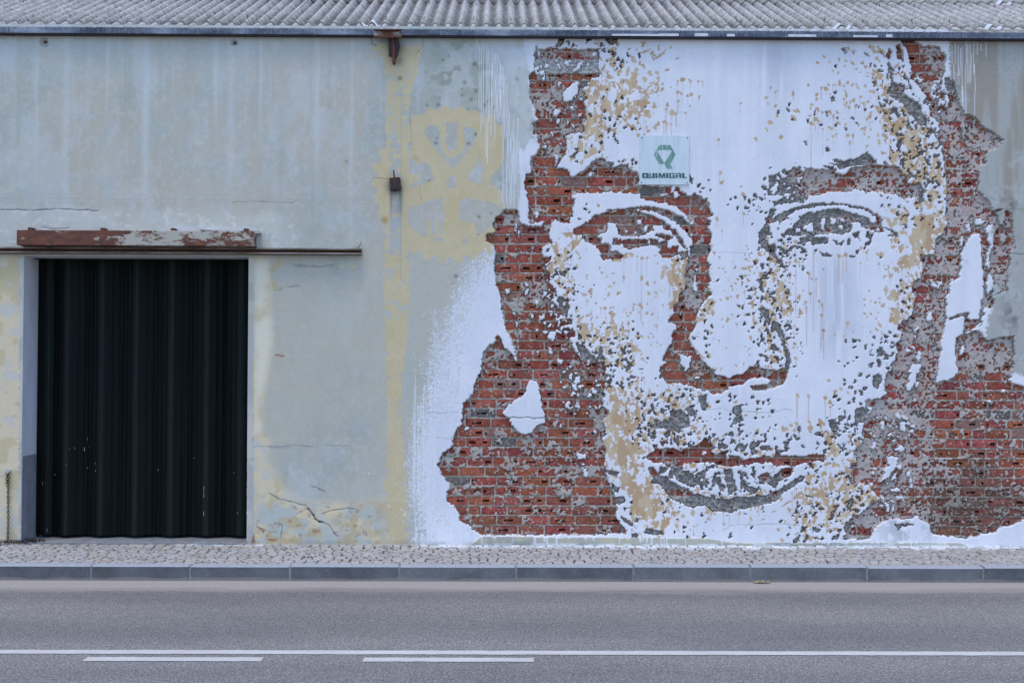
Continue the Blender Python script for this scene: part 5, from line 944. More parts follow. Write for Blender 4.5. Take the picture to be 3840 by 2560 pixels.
def brick_mesh(L, H, seed, pits):
    rg = random.Random(seed)
    nx, nz = 6, 3
    if L < 0.2: nx = 3
    us = [-L / 2 + L * i / nx for i in range(nx + 1)]; ws = [-H / 2 + H * i / nz for i in range(nz + 1)]
    vs, fs = [], []
    for j, w in enumerate(ws):
        for i, u in enumerate(us):
            e = (i in (0, nx)) + (j in (0, nz))
            ju = rg.uniform(-0.010, 0.010) if 0 < i < nx else rg.uniform(0, 0.006) * (1 if i == 0 else -1)
            jw = rg.uniform(-0.007, 0.007) if 0 < j < nz else rg.uniform(0, 0.005) * (1 if j == 0 else -1)
            y = rg.uniform(-0.002, 0.003) + (rg.uniform(0.001, 0.005) if e else 0) + (rg.choice([0, 0.008]) if e == 2 else 0)
            vs.append((u + ju, y, w + jw))
    id_ = lambda i, j: j * (nx + 1) + i
    cells = [(i, 1) for i in range(nx)] + [(i, j) for i in range(1, nx - 1) for j in (0, 2)]
    chosen = set()
    for p in range(pits):
        c = rg.choice(cells[:nx]); chosen.add(c)
        if rg.random() < 0.3 and c[0] + 1 < nx: chosen.add((c[0] + 1, 1))
    groups, left = [], set(chosen)
    while left:
        c = left.pop(); g = [c]
        nxt = (c[0] + 1, c[1])
        while nxt in left: left.remove(nxt); g.append(nxt); nxt = (nxt[0] + 1, nxt[1])
        prv = (c[0] - 1, c[1])
        while prv in left: left.remove(prv); g.insert(0, prv); prv = (prv[0] - 1, prv[1])
        groups.append(g)
    for j in range(nz):
        for i in range(nx):
            if (i, j) in chosen: continue
            fs.append((id_(i, j), id_(i + 1, j), id_(i + 1, j + 1), id_(i, j + 1)))
    for g in groups:
        i0, i1, j = g[0][0], g[-1][0] + 1, g[0][1]
        ring = [id_(i, j) for i in range(i0, i1 + 1)] + [id_(i, j + 1) for i in range(i1, i0 - 1, -1)]
        # pull the rim together so the hole is rounder than its cell
        cx = sum(vs[r][0] for r in ring) / len(ring); cz = sum(vs[r][2] for r in ring) / len(ring)
        sx, sz_ = rg.uniform(.45, .85), rg.uniform(.7, 1.0)
        new = []
        for r in ring:
            n = len(vs); vs.append((cx + (vs[r][0] - cx) * sx + rg.uniform(-.002, .002), vs[r][1] + 0.001, cz + (vs[r][2] - cz) * sz_ + rg.uniform(-.003, .003))); new.append(n)
        back = []
        for r in new:
            n = len(vs); vs.append((vs[r][0], 0.078, vs[r][2])); back.append(n)
        m = len(ring)
        for a in range(m):
            b2 = (a + 1) % m
            fs.append((ring[a], ring[b2], new[b2], new[a])); fs.append((new[a], new[b2], back[b2], back[a]))
        fs.append(tuple(back))
    rim = [id_(i, 0) for i in range(nx + 1)] + [id_(nx, j) for j in range(1, nz + 1)] + [id_(i, nz) for i in range(nx - 1, -1, -1)] + [id_(0, j) for j in range(nz - 1, 0, -1)]
    bk = []
    for r in rim:
        n = len(vs); vs.append((vs[r][0], 0.085, vs[r][2])); bk.append(n)
    for a in range(len(rim)):
        b2 = (a + 1) % len(rim)
        fs.append((rim[b2], rim[a], bk[a], bk[b2]))
    return vs, fs
HB = COURSE - JT
variants = {False: [brick_mesh(BL - JT, HB, 100 + i, p) for i, p in enumerate([0, 1, 0, 1, 2, 2, 3, 4, 1, 0])], True: [brick_mesh(BL / 2 - JT, HB, 200 + i, p) for i, p in enumerate([0, 1, 0, 1])]}
vmesh = {h: [mesh('brick', v, f, MAT_BRICK) for v, f in variants[h]] for h in variants}
def clay(rg):
    t = rg.random()
    if t < 0.035: c = (.15, .125, .11)
    elif t < 0.09: c = (.25, .13, .10)
    else:
        k = rg.uniform(.72, 1.12); c = (.325 * k, (.080 + rg.uniform(-.012, .02)) * k, (.050 + rg.uniform(-.01, .012)) * k)
    return c
order = [i for i in np.argsort(-vis) if vis[i] >= 5]
_rk = random.Random(17)
rest_v, rest_f, rest_c = [], [], []
for rank, bi in enumerate(order):
    x0, x1, z0, z1, header = bricks[bi]
    c = clay(_rk)
    j_, i_ = min(NZ - 1, np.searchsorted(zs, (z0 + z1) / 2)), min(NX - 1, np.searchsorted(xs, (x0 + x1) / 2))
    dk = float(dirt[max(0, j_ - 6):j_ + 7, max(0, i_ - 12):i_ + 13].max()); c = tuple(a * (1 - .55 * dk) + b2 * .45 * dk for a, b2 in zip(c, (.10, .08, .06)))
    y = FACE + _rk.uniform(-0.003, 0.006); tilt = _rk.uniform(-.012, .012); kv = _rk.randrange(len(variants[header]))
    if rank < 300:
        o = bpy.data.objects.new('brick', vmesh[header][kv])
        COL.objects.link(o); o.parent = wall
        o.location = ((x0 + x1) / 2, y, (z0 + z1) / 2); o.rotation_euler = (_rk.uniform(-.02, .02), tilt, _rk.uniform(-.012, .012))
        o.scale = ((x1 - x0) / ((BL / 2 if header else BL) - JT), 1, 1)
        o.color = (*c, 1)
    else:
        v, f = variants[header][kv]; n = len(rest_v)
        k_ = (x1 - x0) / ((BL / 2 if header else BL) - JT)
        rest_v += [(a * k_ + (x0 + x1) / 2, b + y, d + (z0 + z1) / 2) for a, b, d in v]
        rest_f += [tuple(q + n for q in t) for t in f]; rest_c += [(*c, 1)] * len(v)
print('bricks', len(order))
if rest_v:
    me = mesh('brick_field', rest_v, rest_f, MAT_BRICKS)
    a_ = me.attributes.new('clay', 'FLOAT_COLOR', 'POINT'); a_.data.foreach_set('color', np.array(rest_c, np.float32).ravel())
    tag(link('brick_field', me, wall), kind='stuff')

# ------------------------------------------------------------------ materials of the building parts
MAT_CEM = simple('grey_cement', (.34, .34, .33), (.50, .50, .48), 9, 0.9, bs=.3)
MAT_REVEAL = simple('lilac_reveal_paint', (.56, .54, .57), (.68, .65, .68), 5, 0.85, bs=.2, stretch=(1, 1, .4))
MAT_RUST = simple('rusty_iron', (.075, .032, .022), (.15, .055, .03), 25, 0.85, bs=.5)
MAT_DARKIRON = simple('dark_iron', (.028, .022, .022), (.06, .04, .035), 30, 0.75, bs=.5)
MAT_DOOR, nt, b = mat_nodes('dark_green_door_paint', 0.55, 0.16)
v = geopos(nt, (1, 1, .02))
dk_ = ramp(nt, noise(nt, 26, 4, .6, v), [(.38, (.0008, .0018, .0017)), (.70, (.003, .006, .005))])
wa = N(nt, 'ShaderNodeAttribute', attribute_name='fold_light')  # paler bands painted on the near folds, as if catching the light
wm = N(nt, 'ShaderNodeMath', operation='MULTIPLY'); nt.links.new(wa.outputs['Fac'], wm.inputs[0]); nt.links.new(noise(nt, 55, 4, .65, v), wm.inputs[1])
nt.links.new(mixc(nt, wm.outputs[0], dk_, (.030, .046, .040)), b.inputs['Base Color'])
r_ = N(nt, 'ShaderNodeMapRange'); nt.links.new(noise(nt, 40, 4, .6, v), r_.inputs[0]); r_.inputs[3].default_value = .5; r_.inputs[4].default_value = .8
nt.links.new(r_.outputs[0], b.inputs['Roughness'])
def rustpaint():
    m, nt, b = mat_nodes('flaking_paint_on_rust', 0.8, 0.3)
    v = geopos(nt, (.55, 1, 1.3))
    f = noise(nt, 7, 8, 0.72, v, 0.3)
    g = N(nt, 'ShaderNodeNewGeometry'); s = N(nt, 'ShaderNodeSeparateXYZ'); nt.links.new(g.outputs['Position'], s.inputs[0])
    mr = N(nt, 'ShaderNodeMapRange'); nt.links.new(s.outputs['X'], mr.inputs[0])
    mr.inputs[1].default_value = float(xpx(440)); mr.inputs[2].default_value = float(xpx(500)); mr.inputs[3].default_value = .11; mr.inputs[4].default_value = -.004
    ad = N(nt, 'ShaderNodeMath', operation='ADD'); nt.links.new(f, ad.inputs[0]); nt.links.new(mr.outputs[0], ad.inputs[1])
    rust = ramp(nt, noise(nt, 16, 5, .7, v), [(.3, (.07, .03, .024)), (.6, (.17, .062, .035)), (.8, (.24, .11, .06))])
    nt.links.new(mixc(nt, ramp(nt, ad.outputs[0], [(.475, (0, 0, 0)), (.53, (1, 1, 1))]), (.41, .37, .295), rust), b.inputs['Base Color'])
    bump(nt, b, f, .4, .004)
    return m
MAT_FLAKE = rustpaint()

# ---- doorway: reveal, threshold, folding door
DD = 0.50
mb = MB()
mb.box(DX0 - .06, DX0, 0.012, DD, 0.0, DZ1 + .06)
mb.build('left_reveal', MAT_REVEAL, house)['label'] = 'lilac painted side of the doorway'
MB().box(DX0, DX0 + .003, 0.014, DD - .002, 0.013, zpx(1716)).build('dado', simple('grey_dado_paint', (.20, .20, .225), (.28, .27, .29), 6), house)
MB().box(DX1, DX1 + .06, 0.012, DD, 0.0, DZ1 + .06).build('right_reveal', MAT_REVEAL, house)
MB().box(DX0, DX1, 0.012, DD, DZ1, DZ1 + .06).build('soffit', MAT_REVEAL, house)
MB().box(DX0 - .3, DX1 + .3, 0.75, 0.80, -.1, DZ1 + .3).build('inner_wall', MAT_DARKIRON, house)
th = MB().box(DX0, DX1, -0.02, 0.75, -0.10, 0.012).build('threshold', simple('worn_threshold', (.17, .17, .17), (.27, .265, .26), 7), house, bevel=.004)
MB().box(DX0 + .001, DX1 - .001, .318, .330, DZ1 - .010, DZ1 + .05).build('header_board', MAT_DARKIRON, house)
door = empty('folding_door', (0, 0, 0)); door.parent = house; door['label'] = 'dark green folding metal door'
per = 131 * 0.00288 * 1.03
ya, yb = 0.46, 0.34                       # far and near fold lines
xL = px(300 / 2.352, 1900)[0] * 1.03
far = [DX0 - .03] + [wallxz(x / 2.352, 1900, .46)[0] for x in (465, 768, 1070, 1375, 1682, 1985)] + [DX1 + .12]
near = [wallxz(x / 2.352, 1900, .34)[0] for x in (400, 570, 880, 1185, 1500, 1815, 2115)]
edgepts = []
for i in range(7):
    edgepts.append((float(far[i]), ya)); edgepts.append((float(near[i]), yb))
edgepts.append((float(far[7]), ya))
edgepts[0] = (DX0 + .005, ya); edgepts[1] = (float(near[0]), .40)
zdt, zdb = DZ1 + .05, 0.045
for (xa, y0), (xb, y1) in zip(edgepts[:-1], edgepts[1:]):
    if xb - xa < .03: continue
    n = 9; vs, fs = [], []
    # pressed ribs on every leaf
    prof = []
    nrm = Vector((-(y1 - y0), (xb - xa))).normalized()
    for i in range(n + 1):
        t = i / n; o_ = (0.005 if i % 3 == 1 else 0.0) if 0 < i < n else 0
        prof.append((xa + (xb - xa) * t - nrm.x * o_, y0 + (y1 - y0) * t - nrm.y * o_))
    m_ = MB()
    k_ = len(prof)
    for z in (zdb, zdt): m_.v += [(x, y, z) for x, y in prof] + [(x, y + .012, z) for x, y in prof]
    for i in range(n):
        m_.f += [(i, i + 1, i + 1 + 2 * k_, i + 2 * k_), (i, i + k_, i + 1 + k_, i + 1), (i + k_, i + 3 * k_, i + 1 + 3 * k_, i + 1 + k_), (i + 2 * k_, i + 1 + 2 * k_, i + 1 + 3 * k_, i + 3 * k_)]
    m_.f += [(0, 2 * k_, 3 * k_, k_), (k_ - 1, 2 * k_ - 1, 4 * k_ - 1, 3 * k_ - 1)]
    lo_ = m_.build('door_leaf', MAT_DOOR, door)
    wat = lo_.data.attributes.new('fold_light', 'FLOAT', 'POINT')
    wat.data.foreach_set('value', [max(0., 1 - abs(v_.co.x - (xa if y0 < y1 else xb)) / .07) ** 1.5 * .7 for v_ in lo_.data.vertices])
MAT_CHIP = simple('chipped_paint', (.16, .17, .17), (.42, .42, .42), 20)
def on_leaf(x):
    for (xa, y0), (xb, y1) in zip(edgepts[:-1], edgepts[1:]):
        if xa <= x <= xb: return y0 + (y1 - y0) * (x - xa) / max(1e-6, xb - xa)
    return yb
_rc = random.Random(4)
ms = MB()
for (cx, cy, w, h) in [(1808, 425, 4, 100), (1806, 645, 5, 40), (736, 86, 4, 34), (760, 0, 3, 30), (372, 392, 4, 24), (1387, 278, 3, 18), (845, 218, 3, 18), (600, 232, 4, 12), (2065, 300, 4, 14), (625, 92, 3, 10), (2103, 650, 5, 16), (416, 800, 4, 30), (760, 262, 3, 12), (850, 280, 3, 20)] + [(_rc.uniform(360, 2120), _rc.uniform(0, 800), _rc.uniform(2.5, 4), _rc.uniform(4, 16)) for _ in range(4)]:
    xx, zt = wallxz(cx / 2.352, 1640 + cy / 2.352, .40); zb = wallxz(cx / 2.352, 1640 + (cy + h) / 2.352, .40)[1]
    xx = float(xx); y = on_leaf(xx) - .011; hw = w * .5 * .00125
    ms.add([(xx - hw, y, zb), (xx + hw, y, zb), (xx + hw * .6, y, zt), (xx - hw, y, zt)], [(0, 1, 2, 3)])
tag(ms.build('paint_chips', MAT_CHIP, door, fix=False), kind='stuff')

# ---- steel track and boxed beam over the door
MAT_RAIL = simple('grimy_steel', (.10, .075, .06), (.30, .265, .215), 14, .75, stretch=(.25, 1, 1), c3=(.20, .09, .05))
MAT_FILLET = simple('dark_cement', (.13, .12, .105), (.30, .28, .24), 5, stretch=(.4, 1, 1))  # cement band in a darker tone than the other cement
zt0, zt1 = float(wallxz(700, 928, -.085)[1]), zpx(960)
xr = xpx(1356)
rail = empty('door_track', (0, 0, 0)); rail.parent = house; rail['label'] = 'rusty steel track running across the wall above the door'
XLEFT = -9.0
MB().box(XLEFT, xr, -.085, -.002, zt0 - .018, zt0).build('top_flange', MAT_RAIL, rail, bevel=.002)
MB().box(XLEFT, xr - .004, -.030, -.003, zt0 - .052, zt0 - .018).build('web', MAT_RUST, rail)
MB().box(XLEFT, xr + .003, -.105, -.004, zt0 - .066, zt0 - .052).build('bottom_flange', MAT_RAIL, rail, bevel=.002)
MB().box(XLEFT, xpx(1345), -.045, -.003, zt1, zt0 - .066).build('cement_fillet', MAT_FILLET, rail, bevel=.006)
MB().prism([(xr - .09, zt0 + .002), (xr - .02, zt0 + .005), (xr + .005, zt0 + .085), (xr - .012, zt0 + .05), (xr - .04, zt0 + .02)], -.06, -.045).build('end_stop', MAT_RAIL, rail)
zb0, zb1 = float(wallxz(500, 921, -.235)[1]), float(wallxz(500, 865, -.235)[1])
beam = empty('boxed_beam', (0, 0, 0)); beam.parent = house; beam['label'] = 'boxed steel beam with rust and flaking cream paint above the door'
bx0, bx1 = float(wallxz(64, 890, -.22)[0]), float(wallxz(950, 890, -.22)[0])
MB().box(bx0, bx1, -.235, -.004, zb0 + .002, zb1 + .002).build('beam_case', MAT_FLAKE, beam, bevel=.006)
for x in (268, 908, 1528, 2170):
    xx = float(wallxz(x / 2.352, 860, -.1)[0])
    lug = MB().box(xx - .024, xx + .024, -.12, -.003, zb1 + .0, zb1 + .038).build('lug', MAT_RUST, beam, bevel=.006)
    lug.location.z = .004
MB().prism([(bx1 - .02, zb1 - .02), (bx1 + .05, zb1 - .005), (bx1 + .04, zb1 + .02), (bx1 - .6, zb1 + .035), (bx1 - .6, zb1 + .028)], -.10, -.004).build('mortar_collar', MAT_CEM, beam)

# ---- gutter fascia
def fascia_mat():
    m, nt, b = mat_nodes('zinc_fascia', 0.6, 0.4)
    v = geopos(nt, (.9, 1, 3))
    f = noise(nt, 1.6, 6, .65, v)
    c = ramp(nt, f, [(.36, (.032, .036, .055)), (.47, (.075, .086, .118)), (.56, (.135, .15, .19)), (.68, (.26, .28, .32))])
    st = noise(nt, 60, 4, .7, geopos(nt, (1, 1, .15)))
    c = mixc(nt, ramp(nt, st, [(.5, (0, 0, 0)), (.75, (.4, .4, .4))]), c, (.42, .45, .50))
    nt.links.new(c, b.inputs['Base Color'])
    return m
MAT_ZINC = fascia_mat()
zg0, zg1 = float(wallxz(1920, 134, -.09)[1]), float(wallxz(1920, 112, -.09)[1])
MAT_PATCH = simple('white_overpaint', (.50, .50, .52), (.66, .64, .65), 12, .8)
gut = empty('gutter', (0, 0, 0)); gut.parent = house; gut['label'] = 'blue grey metal gutter along the eave'
cuts = [-9.5] + [xpx(x) for x in (30, 560, 1390, 1720, 2270, 2720, 3190, 3600)] + [9.5]
for a_, b_ in zip(cuts[:-1], cuts[1:]):
    MB().extrude_x([(-.09, zg0), (-.09, zg1), (-.082, zg1 + .004), (.06, zg1 + .004), (.06, zg0 + .01), (-.06, zg0 - .004)], a_ + .002, b_ - .002).build('gutter_length', MAT_ZINC, gut)
MB().box(-9.5, 9.5, -.085, .05, zg0 - .012, zg0 - .005).build('drip_edge', MAT_DARKIRON, gut)
for xa, xb in ((2290, 2465), (2465, 2540), (2950, 3055), (3193, 3285), (3316, 3340), (2720, 2750), (2600, 2650)):
    MB().box(xpx(xa), xpx(xb), -.0935, -.0915, zg0 + .003, zg0 + .024 + .012 * ((xa // 7) % 3) / 2).build('paint_patch', MAT_PATCH, gut)

# ---- corrugated roof
PITCH = 0.1405
def roof_mat():
    m, nt, b = mat_nodes('weathered_fibre_cement', 0.92, 0.15)
    v = geopos(nt)
    f = noise(nt, 9, 8, .75, v)
    c = ramp(nt, f, [(.3, (.22, .205, .185)), (.47, (.39, .36, .32)), (.62, (.52, .475, .42)), (.78, (.66, .60, .54))])
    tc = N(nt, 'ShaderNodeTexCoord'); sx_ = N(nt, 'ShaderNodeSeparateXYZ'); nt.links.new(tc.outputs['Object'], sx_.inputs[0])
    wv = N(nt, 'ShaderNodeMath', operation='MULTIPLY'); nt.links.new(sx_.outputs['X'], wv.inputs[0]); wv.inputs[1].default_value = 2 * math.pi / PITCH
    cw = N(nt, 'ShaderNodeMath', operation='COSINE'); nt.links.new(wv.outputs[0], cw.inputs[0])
    trough_shade = N(nt, 'ShaderNodeMath', operation='MULTIPLY_ADD'); nt.links.new(cw.outputs[0], trough_shade.inputs[0]); trough_shade.inputs[1].default_value = -.20; nt.links.new(noise(nt, 12, 6, .7, v), trough_shade.inputs[2])
    c = mixc(nt, ramp(nt, trough_shade.outputs[0], [(.48, (0, 0, 0)), (.68, (.85, .85, .85))]), c, (.12, .11, .105))  # shade of the corrugations painted into the troughs, broken up by noise
    sp = noise(nt, 45, 5, .75, geopos(nt, (1, .6, .6)), .5)
    c = mixc(nt, ramp(nt, sp, [(.54, (0, 0, 0)), (.62, (.85, .85, .85))]), c, (.10, .09, .09))
    l = noise(nt, 2.2, 4, .6, v)
    c = mixc(nt, ramp(nt, l, [(.66, (0, 0, 0)), (.74, (.6, .6, .6))]), c, (.33, .25, .16))
    nt.links.new(c, b.inputs['Base Color'])
    bump(nt, b, noise(nt, 60, 6, .75, v), .7, .008)
    return m
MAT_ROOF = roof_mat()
SLOPE = math.radians(21.7); cs_, sn_ = math.cos(SLOPE), math.sin(SLOPE)
AMP = 0.031; TH = 0.008; NC = 7
roof = empty('roof', (0, 0, 0)); roof.parent = house; roof['label'] = 'grey corrugated fibre cement roof'
ZR = zg1 - 0.004
def sheet_mesh(t0, t1, lift):
    seg_ = 12; vs, fs = [], []
    W = NC * PITCH
    nx = NC * seg_ + 5
    for side in (0, 1):
        for t in (t0, t1):
            for i in range(nx):
                u = -0.03 + i * PITCH / seg_
                h = AMP * math.cos(2 * math.pi * u / PITCH) + lift + (0 if side == 0 else -TH)
                vs.append((u, t * cs_ - h * sn_, t * sn_ + h * cs_))
    A, B = 0, nx; Cc, D = 2 * nx, 3 * nx
    for i in range(nx - 1):
        fs += [(A + i, A + i + 1, B + i + 1, B + i), (Cc + i, D + i, D + i + 1, Cc + i + 1), (A + i, Cc + i, Cc + i + 1, A + i + 1), (B + i, B + i + 1, D + i + 1, D + i)]
    fs += [(A, B, D, Cc), (A + nx - 1, Cc + nx - 1, D + nx - 1, B + nx - 1)]
    me = mesh('roof_sheet', vs, fs, MAT_ROOF, True)
    for p in me.polygons:
        pass
    return me
rows = [(-0.06, 0.62, 0.0), (0.377, 2.72, 0.014), (2.53, 4.90, 0.028), (4.70, 6.2, 0.042)]
BOLT = MB().tube((0, 0, 0), (0, 0, .05), .004, .003, 6).build('roof_bolt', MAT_DARKIRON, roof)
BOLTM = BOLT.data
bpy.data.objects.remove(BOLT)
x_off = xpx(1920) % PITCH
for ri, (t0, t1, lf) in enumerate(rows):
    me_ = sheet_mesh(t0, t1, lf)
    x = -9.3
    while x < 9.0:
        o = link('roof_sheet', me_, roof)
        o.location = (x, -.03, ZR)
        o.rotation_euler = (random.uniform(-.002, .002), 0, 0)
        if ri in (1, 2):
            for cr in (1, 4):
                for tt in ((t0 + .16, t1 - .75) if ri == 1 else (t0 + .2,)):
                    bo = link('roof_bolt', BOLTM, roof)
                    h = AMP + lf
                    bo.location = (x + cr * PITCH, -.03 + tt * cs_ - h * sn_, ZR + tt * sn_ + h * cs_ - .004)
                    bo.rotation_euler = (random.uniform(-.2, .2), random.uniform(-.25, .25), 0)
        x += NC * PITCH + (0.0 if ri % 2 else 0.0)
# white patch sheets wrapped over a few crests at the laps
def patch(pxx, t, n=1.6):
    xx = float(wallxz(pxx, 95, t)[0])
    kx = round((xx + 9.3) / PITCH); xx = -9.3 + kx * PITCH
    lf = .014 if t < 1 else .028
    vs, fs = [], []
    rg = random.Random(pxx); m = 14
    for a in range(2):
        for i in range(m + 1):
            u = -PITCH * n / 2 + PITCH * n * i / m
            h = AMP * math.cos(2 * math.pi * u / PITCH) + lf + .006
            tt = t - .03 + a * .13 + rg.uniform(-.012, .012)
            vs.append((xx + u, -.03 + tt * cs_ - h * sn_, ZR + tt * sn_ + h * cs_))
    n0 = len(vs)
    vs += [(x, y + .004 * sn_, z - .004) for x, y, z in vs]
    for i in range(m):
        q = (i, i + 1, m + 2 + i, m + 1 + i)
        fs += [q, tuple(j + n0 for j in q[::-1]), (i, n0 + i, n0 + i + 1, i + 1)]
    o = link('repair_patch', mesh('repair_patch', vs, fs, MAT_PATCH, True), roof)
    o['label'] = 'pale repair strip wrapped over the corrugations'
for a_, t_ in ((1418, .377), (3147, .377), (3718, .377), (3720, 2.53)): patch(a_, t_)
# body of the building behind the facade
MAT_BODY = simple('side_render', (.40, .40, .36), (.52, .52, .47), 3)
MB().box(-9.5, -9.3, .12, 12, 0, ZEAVE).box(9.3, 9.5, .12, 12, 0, ZEAVE).box(-9.5, 9.5, 11.8, 12, 0, ZEAVE).build('side_walls', MAT_BODY, house)
rt = 6.1
MB().add([(-9.5, rt * cs_, ZR + rt * sn_ + .03), (9.5, rt * cs_, ZR + rt * sn_ + .03), (9.5, 12.2, ZR - .05), (-9.5, 12.2, ZR - .05)], [(0, 1, 2, 3)]) if False else None
m_ = MB(); m_.add([(-9.5, rt * cs_ - .05, ZR + rt * sn_), (9.5, rt * cs_ - .05, ZR + rt * sn_), (9.5, 12.2, ZR - .1), (-9.5, 12.2, ZR - .1), (-9.5, rt * cs_ - .05, ZR + rt * sn_ - .05), (9.5, rt * cs_ - .05, ZR + rt * sn_ - .05), (9.5, 12.2, ZR - .15), (-9.5, 12.2, ZR - .15)], [(0, 1, 2, 3), (4, 7, 6, 5), (0, 4, 5, 1), (2, 6, 7, 3), (1, 5, 6, 2), (3, 7, 4, 0)])
m_.build('back_slope', MAT_ROOF, roof)

# ------------------------------------------------------------------ iron brackets on the pier
t = tag(empty('wall_bracket', px(1475, 100)[0:1] + (0, px(1475, 150)[1])), 'rusty iron bracket hanging below the gutter at the top of the ochre pier', 'bracket')
bx_, bz_ = t.location.x, t.location.z
def rel(xp, yp, d=0): 
    a, b2 = wallxz(xp, yp, d); return float(a) - bx_, float(b2) - bz_
k6 = 6.533
def bq(x, y, d=-.12): return rel(1340 + x / k6, 60 + y / k6, d)
a0, a1 = bq(410, 350), bq(1078, 555)
m_ = MB().box(a0[0], a1[0], -.125, -.117, a1[1], a0[1]); m_.build('channel_web', MAT_FLAKE, t)
MB().box(a0[0], a1[0], -.165, -.1255, a0[1] - .010, a0[1]).build('channel_flange', MAT_RUST, t)
MB().box(a0[0], a1[0], -.165, -.1255, a1[1], a1[1] + .020).build('channel_flange', MAT_RUST, t)
p = [bq(750, 490, -.1), bq(1000, 490, -.1), bq(1045, 745, -.05), bq(985, 1000, -.03), bq(780, 1010, -.03), bq(770, 745, -.05)]
MB().prism(p, -.100, -.030).build('arm', MAT_DARKIRON, t, bevel=.003)
MB().prism([bq(850, 500, -.1), bq(895, 500, -.1), bq(930, 820, -.06), bq(945, 1190, -.02), bq(870, 1190, -.02), bq(865, 900, -.06)], -.112, -.1005).build('rib', MAT_RUST, t)
MB().prism([bq(862, 1000, -.03), bq(955, 1000, -.03), bq(925, 1190, -.02), bq(872, 1190, -.02)], -.045, -.003).build('tongue', MAT_DARKIRON, t, bevel=.003)
t.location.y = 0
t2 = tag(empty('wall_bracket', (px(1481, 690)[0], 0, px(1481, 690)[1])), 'small dark iron block with a thin rod beside the painted gear emblem', 'bracket')
t2['group'] = 'iron brackets on the pier'; t['group'] = 'iron brackets on the pier'
bx_, bz_ = t2.location.x, t2.location.z
def gq(x, y, d=-.08): return rel(1360 + x / 2.306, 340 + y / 2.306, d)
MB().prism([gq(230, 756), gq(322, 750), gq(330, 855), gq(238, 862)], -.10, -.002).build('block', MAT_DARKIRON, t2, bevel=.004)
MB().prism([gq(262, 690), gq(272, 688), gq(282, 760), gq(268, 760)], -.09, -.075).build('rod', MAT_DARKIRON, t2)
MB().prism([gq(272, 752), gq(286, 752), gq(290, 850), gq(276, 850)], -.112, -.1005).build('seam', MAT_RUST, t2)

# ------------------------------------------------------------------ enamel sign
sx, sz = px(2491.5, 601)
sg = tag(empty('sign', (sx, 0, sz)), 'square pale enamel sign with a green Q shaped emblem and QUIMIGAL lettering on the brow', 'sign')
MAT_SIGN, nt, b = mat_nodes('pale_enamel', 0.45, 0.4)
v = geopos(nt, (1, 1, .1)); 
nt.links.new(ramp(nt, noise(nt, 25, 5, .6, v), [(.35, (.52, .575, .58)), (.65, (.62, .665, .66))]), b.inputs['Base Color'])
def signgreen(name, c1, c2):
    m, nt, b = mat_nodes(name, .5, .35)
    f = noise(nt, 70, 3, .6, geopos(nt, (1, 1, .08)))
    nt.links.new(ramp(nt, f, [(.40, c1), (.60, c2), (.68, (.55, .62, .60))]), b.inputs['Base Color'])
    return m
MAT_EMB = signgreen('faded_green_print', (.13, .25, .20), (.21, .33, .27))
MAT_LET = signgreen('dark_teal_print', (.030, .085, .085), (.06, .13, .12))
def S(x, y):
    a, b2 = wallxz(2380 + x / 6.533, 480 + y / 6.533); return float(a) - sx, float(b2) - sz
MB().prism([S(128, 190), S(1325, 190), S(1332, 1398), S(118, 1392)], -.016, -.004).build('panel', MAT_SIGN, sg, bevel=.002)
def flat(name, polys, mat, y):
    m = MB()
    for p in polys:
        q = [S(*c) for c in p]; n = len(q)
        ar = sum(q[i][0] * q[(i + 1) % n][1] - q[(i + 1) % n][0] * q[i][1] for i in range(n))
        if ar < 0: q = q[::-1]
        m.add([(x, y, z) for x, z in q], [tuple(range(n))])
    return m.build(name, mat, sg, fix=False)
flat('emblem', [[(600, 425), (865, 425), (888, 465), (865, 540), (590, 540), (560, 500)],
                [(560, 500), (590, 540), (553, 560), (556, 590), (705, 845), (700, 885), (590, 885), (467, 652)],
                [(888, 465), (993, 655), (868, 885), (745, 845), (900, 590), (902, 562), (865, 540)],
                [(745, 845), (868, 885), (922, 1000), (790, 1000), (712, 862), (720, 845)]], MAT_EMB, -.0186)
def R(x0, y0, x1, y1): return [(x0, y0), (x1, y0), (x1, y1), (x0, y1)]
T0, B0 = 1110, 1233
L_ = []
L_ += [R(180, T0, 236, B0), R(236, T0, 275, T0 + 26), R(236, B0 - 26, 275, B0), R(275, T0, 330, B0), R(300, B0, 335, B0 + 4)]
L_ += [R(340, T0, 396, B0), R(396, B0 - 28, 430, B0), R(430, T0, 485, B0), R(502, T0, 556, B0)]
L_ += [R(578, T0, 612, B0), [(612, T0), (636, T0), (664, T0 + 70), (664, B0), (646, B0), (612, T0 + 60)], [(692, T0), (718, T0), (718, T0 + 60), (684, B0), (664, B0), (664, T0 + 70)], R(718, T0, 745, B0)]
L_ += [R(764, T0, 818, B0)]
L_ += [R(840, T0, 880, B0), R(880, T0, 978, T0 + 26), R(880, B0 - 26, 978, B0), R(936, T0 + 52, 978, B0 - 26), R(915, T0 + 52, 936, T0 + 74)]
L_ += [R(1000, T0 + 14, 1044, B0), R(1018, T0, 1118, T0 + 14), R(1044, T0 + 14, 1092, T0 + 26), R(1092, T0 + 14, 1135, B0), R(1044, T0 + 62, 1092, T0 + 84)]
L_ += [R(1156, T0, 1212, B0), R(1212, B0 - 26, 1270, B0)]
flat('lettering', L_, MAT_LET, -.0189)['label'] = 'dark teal lettering QUIMIGAL'
for c in ((175, 247), (1280, 250), (165, 1340), (1275, 1355)):
    q = S(*c); MB().tube((q[0], -.022, q[1]), (q[0], -.015, q[1]), .006, n=8).build('screw', MAT_DARKIRON, sg)

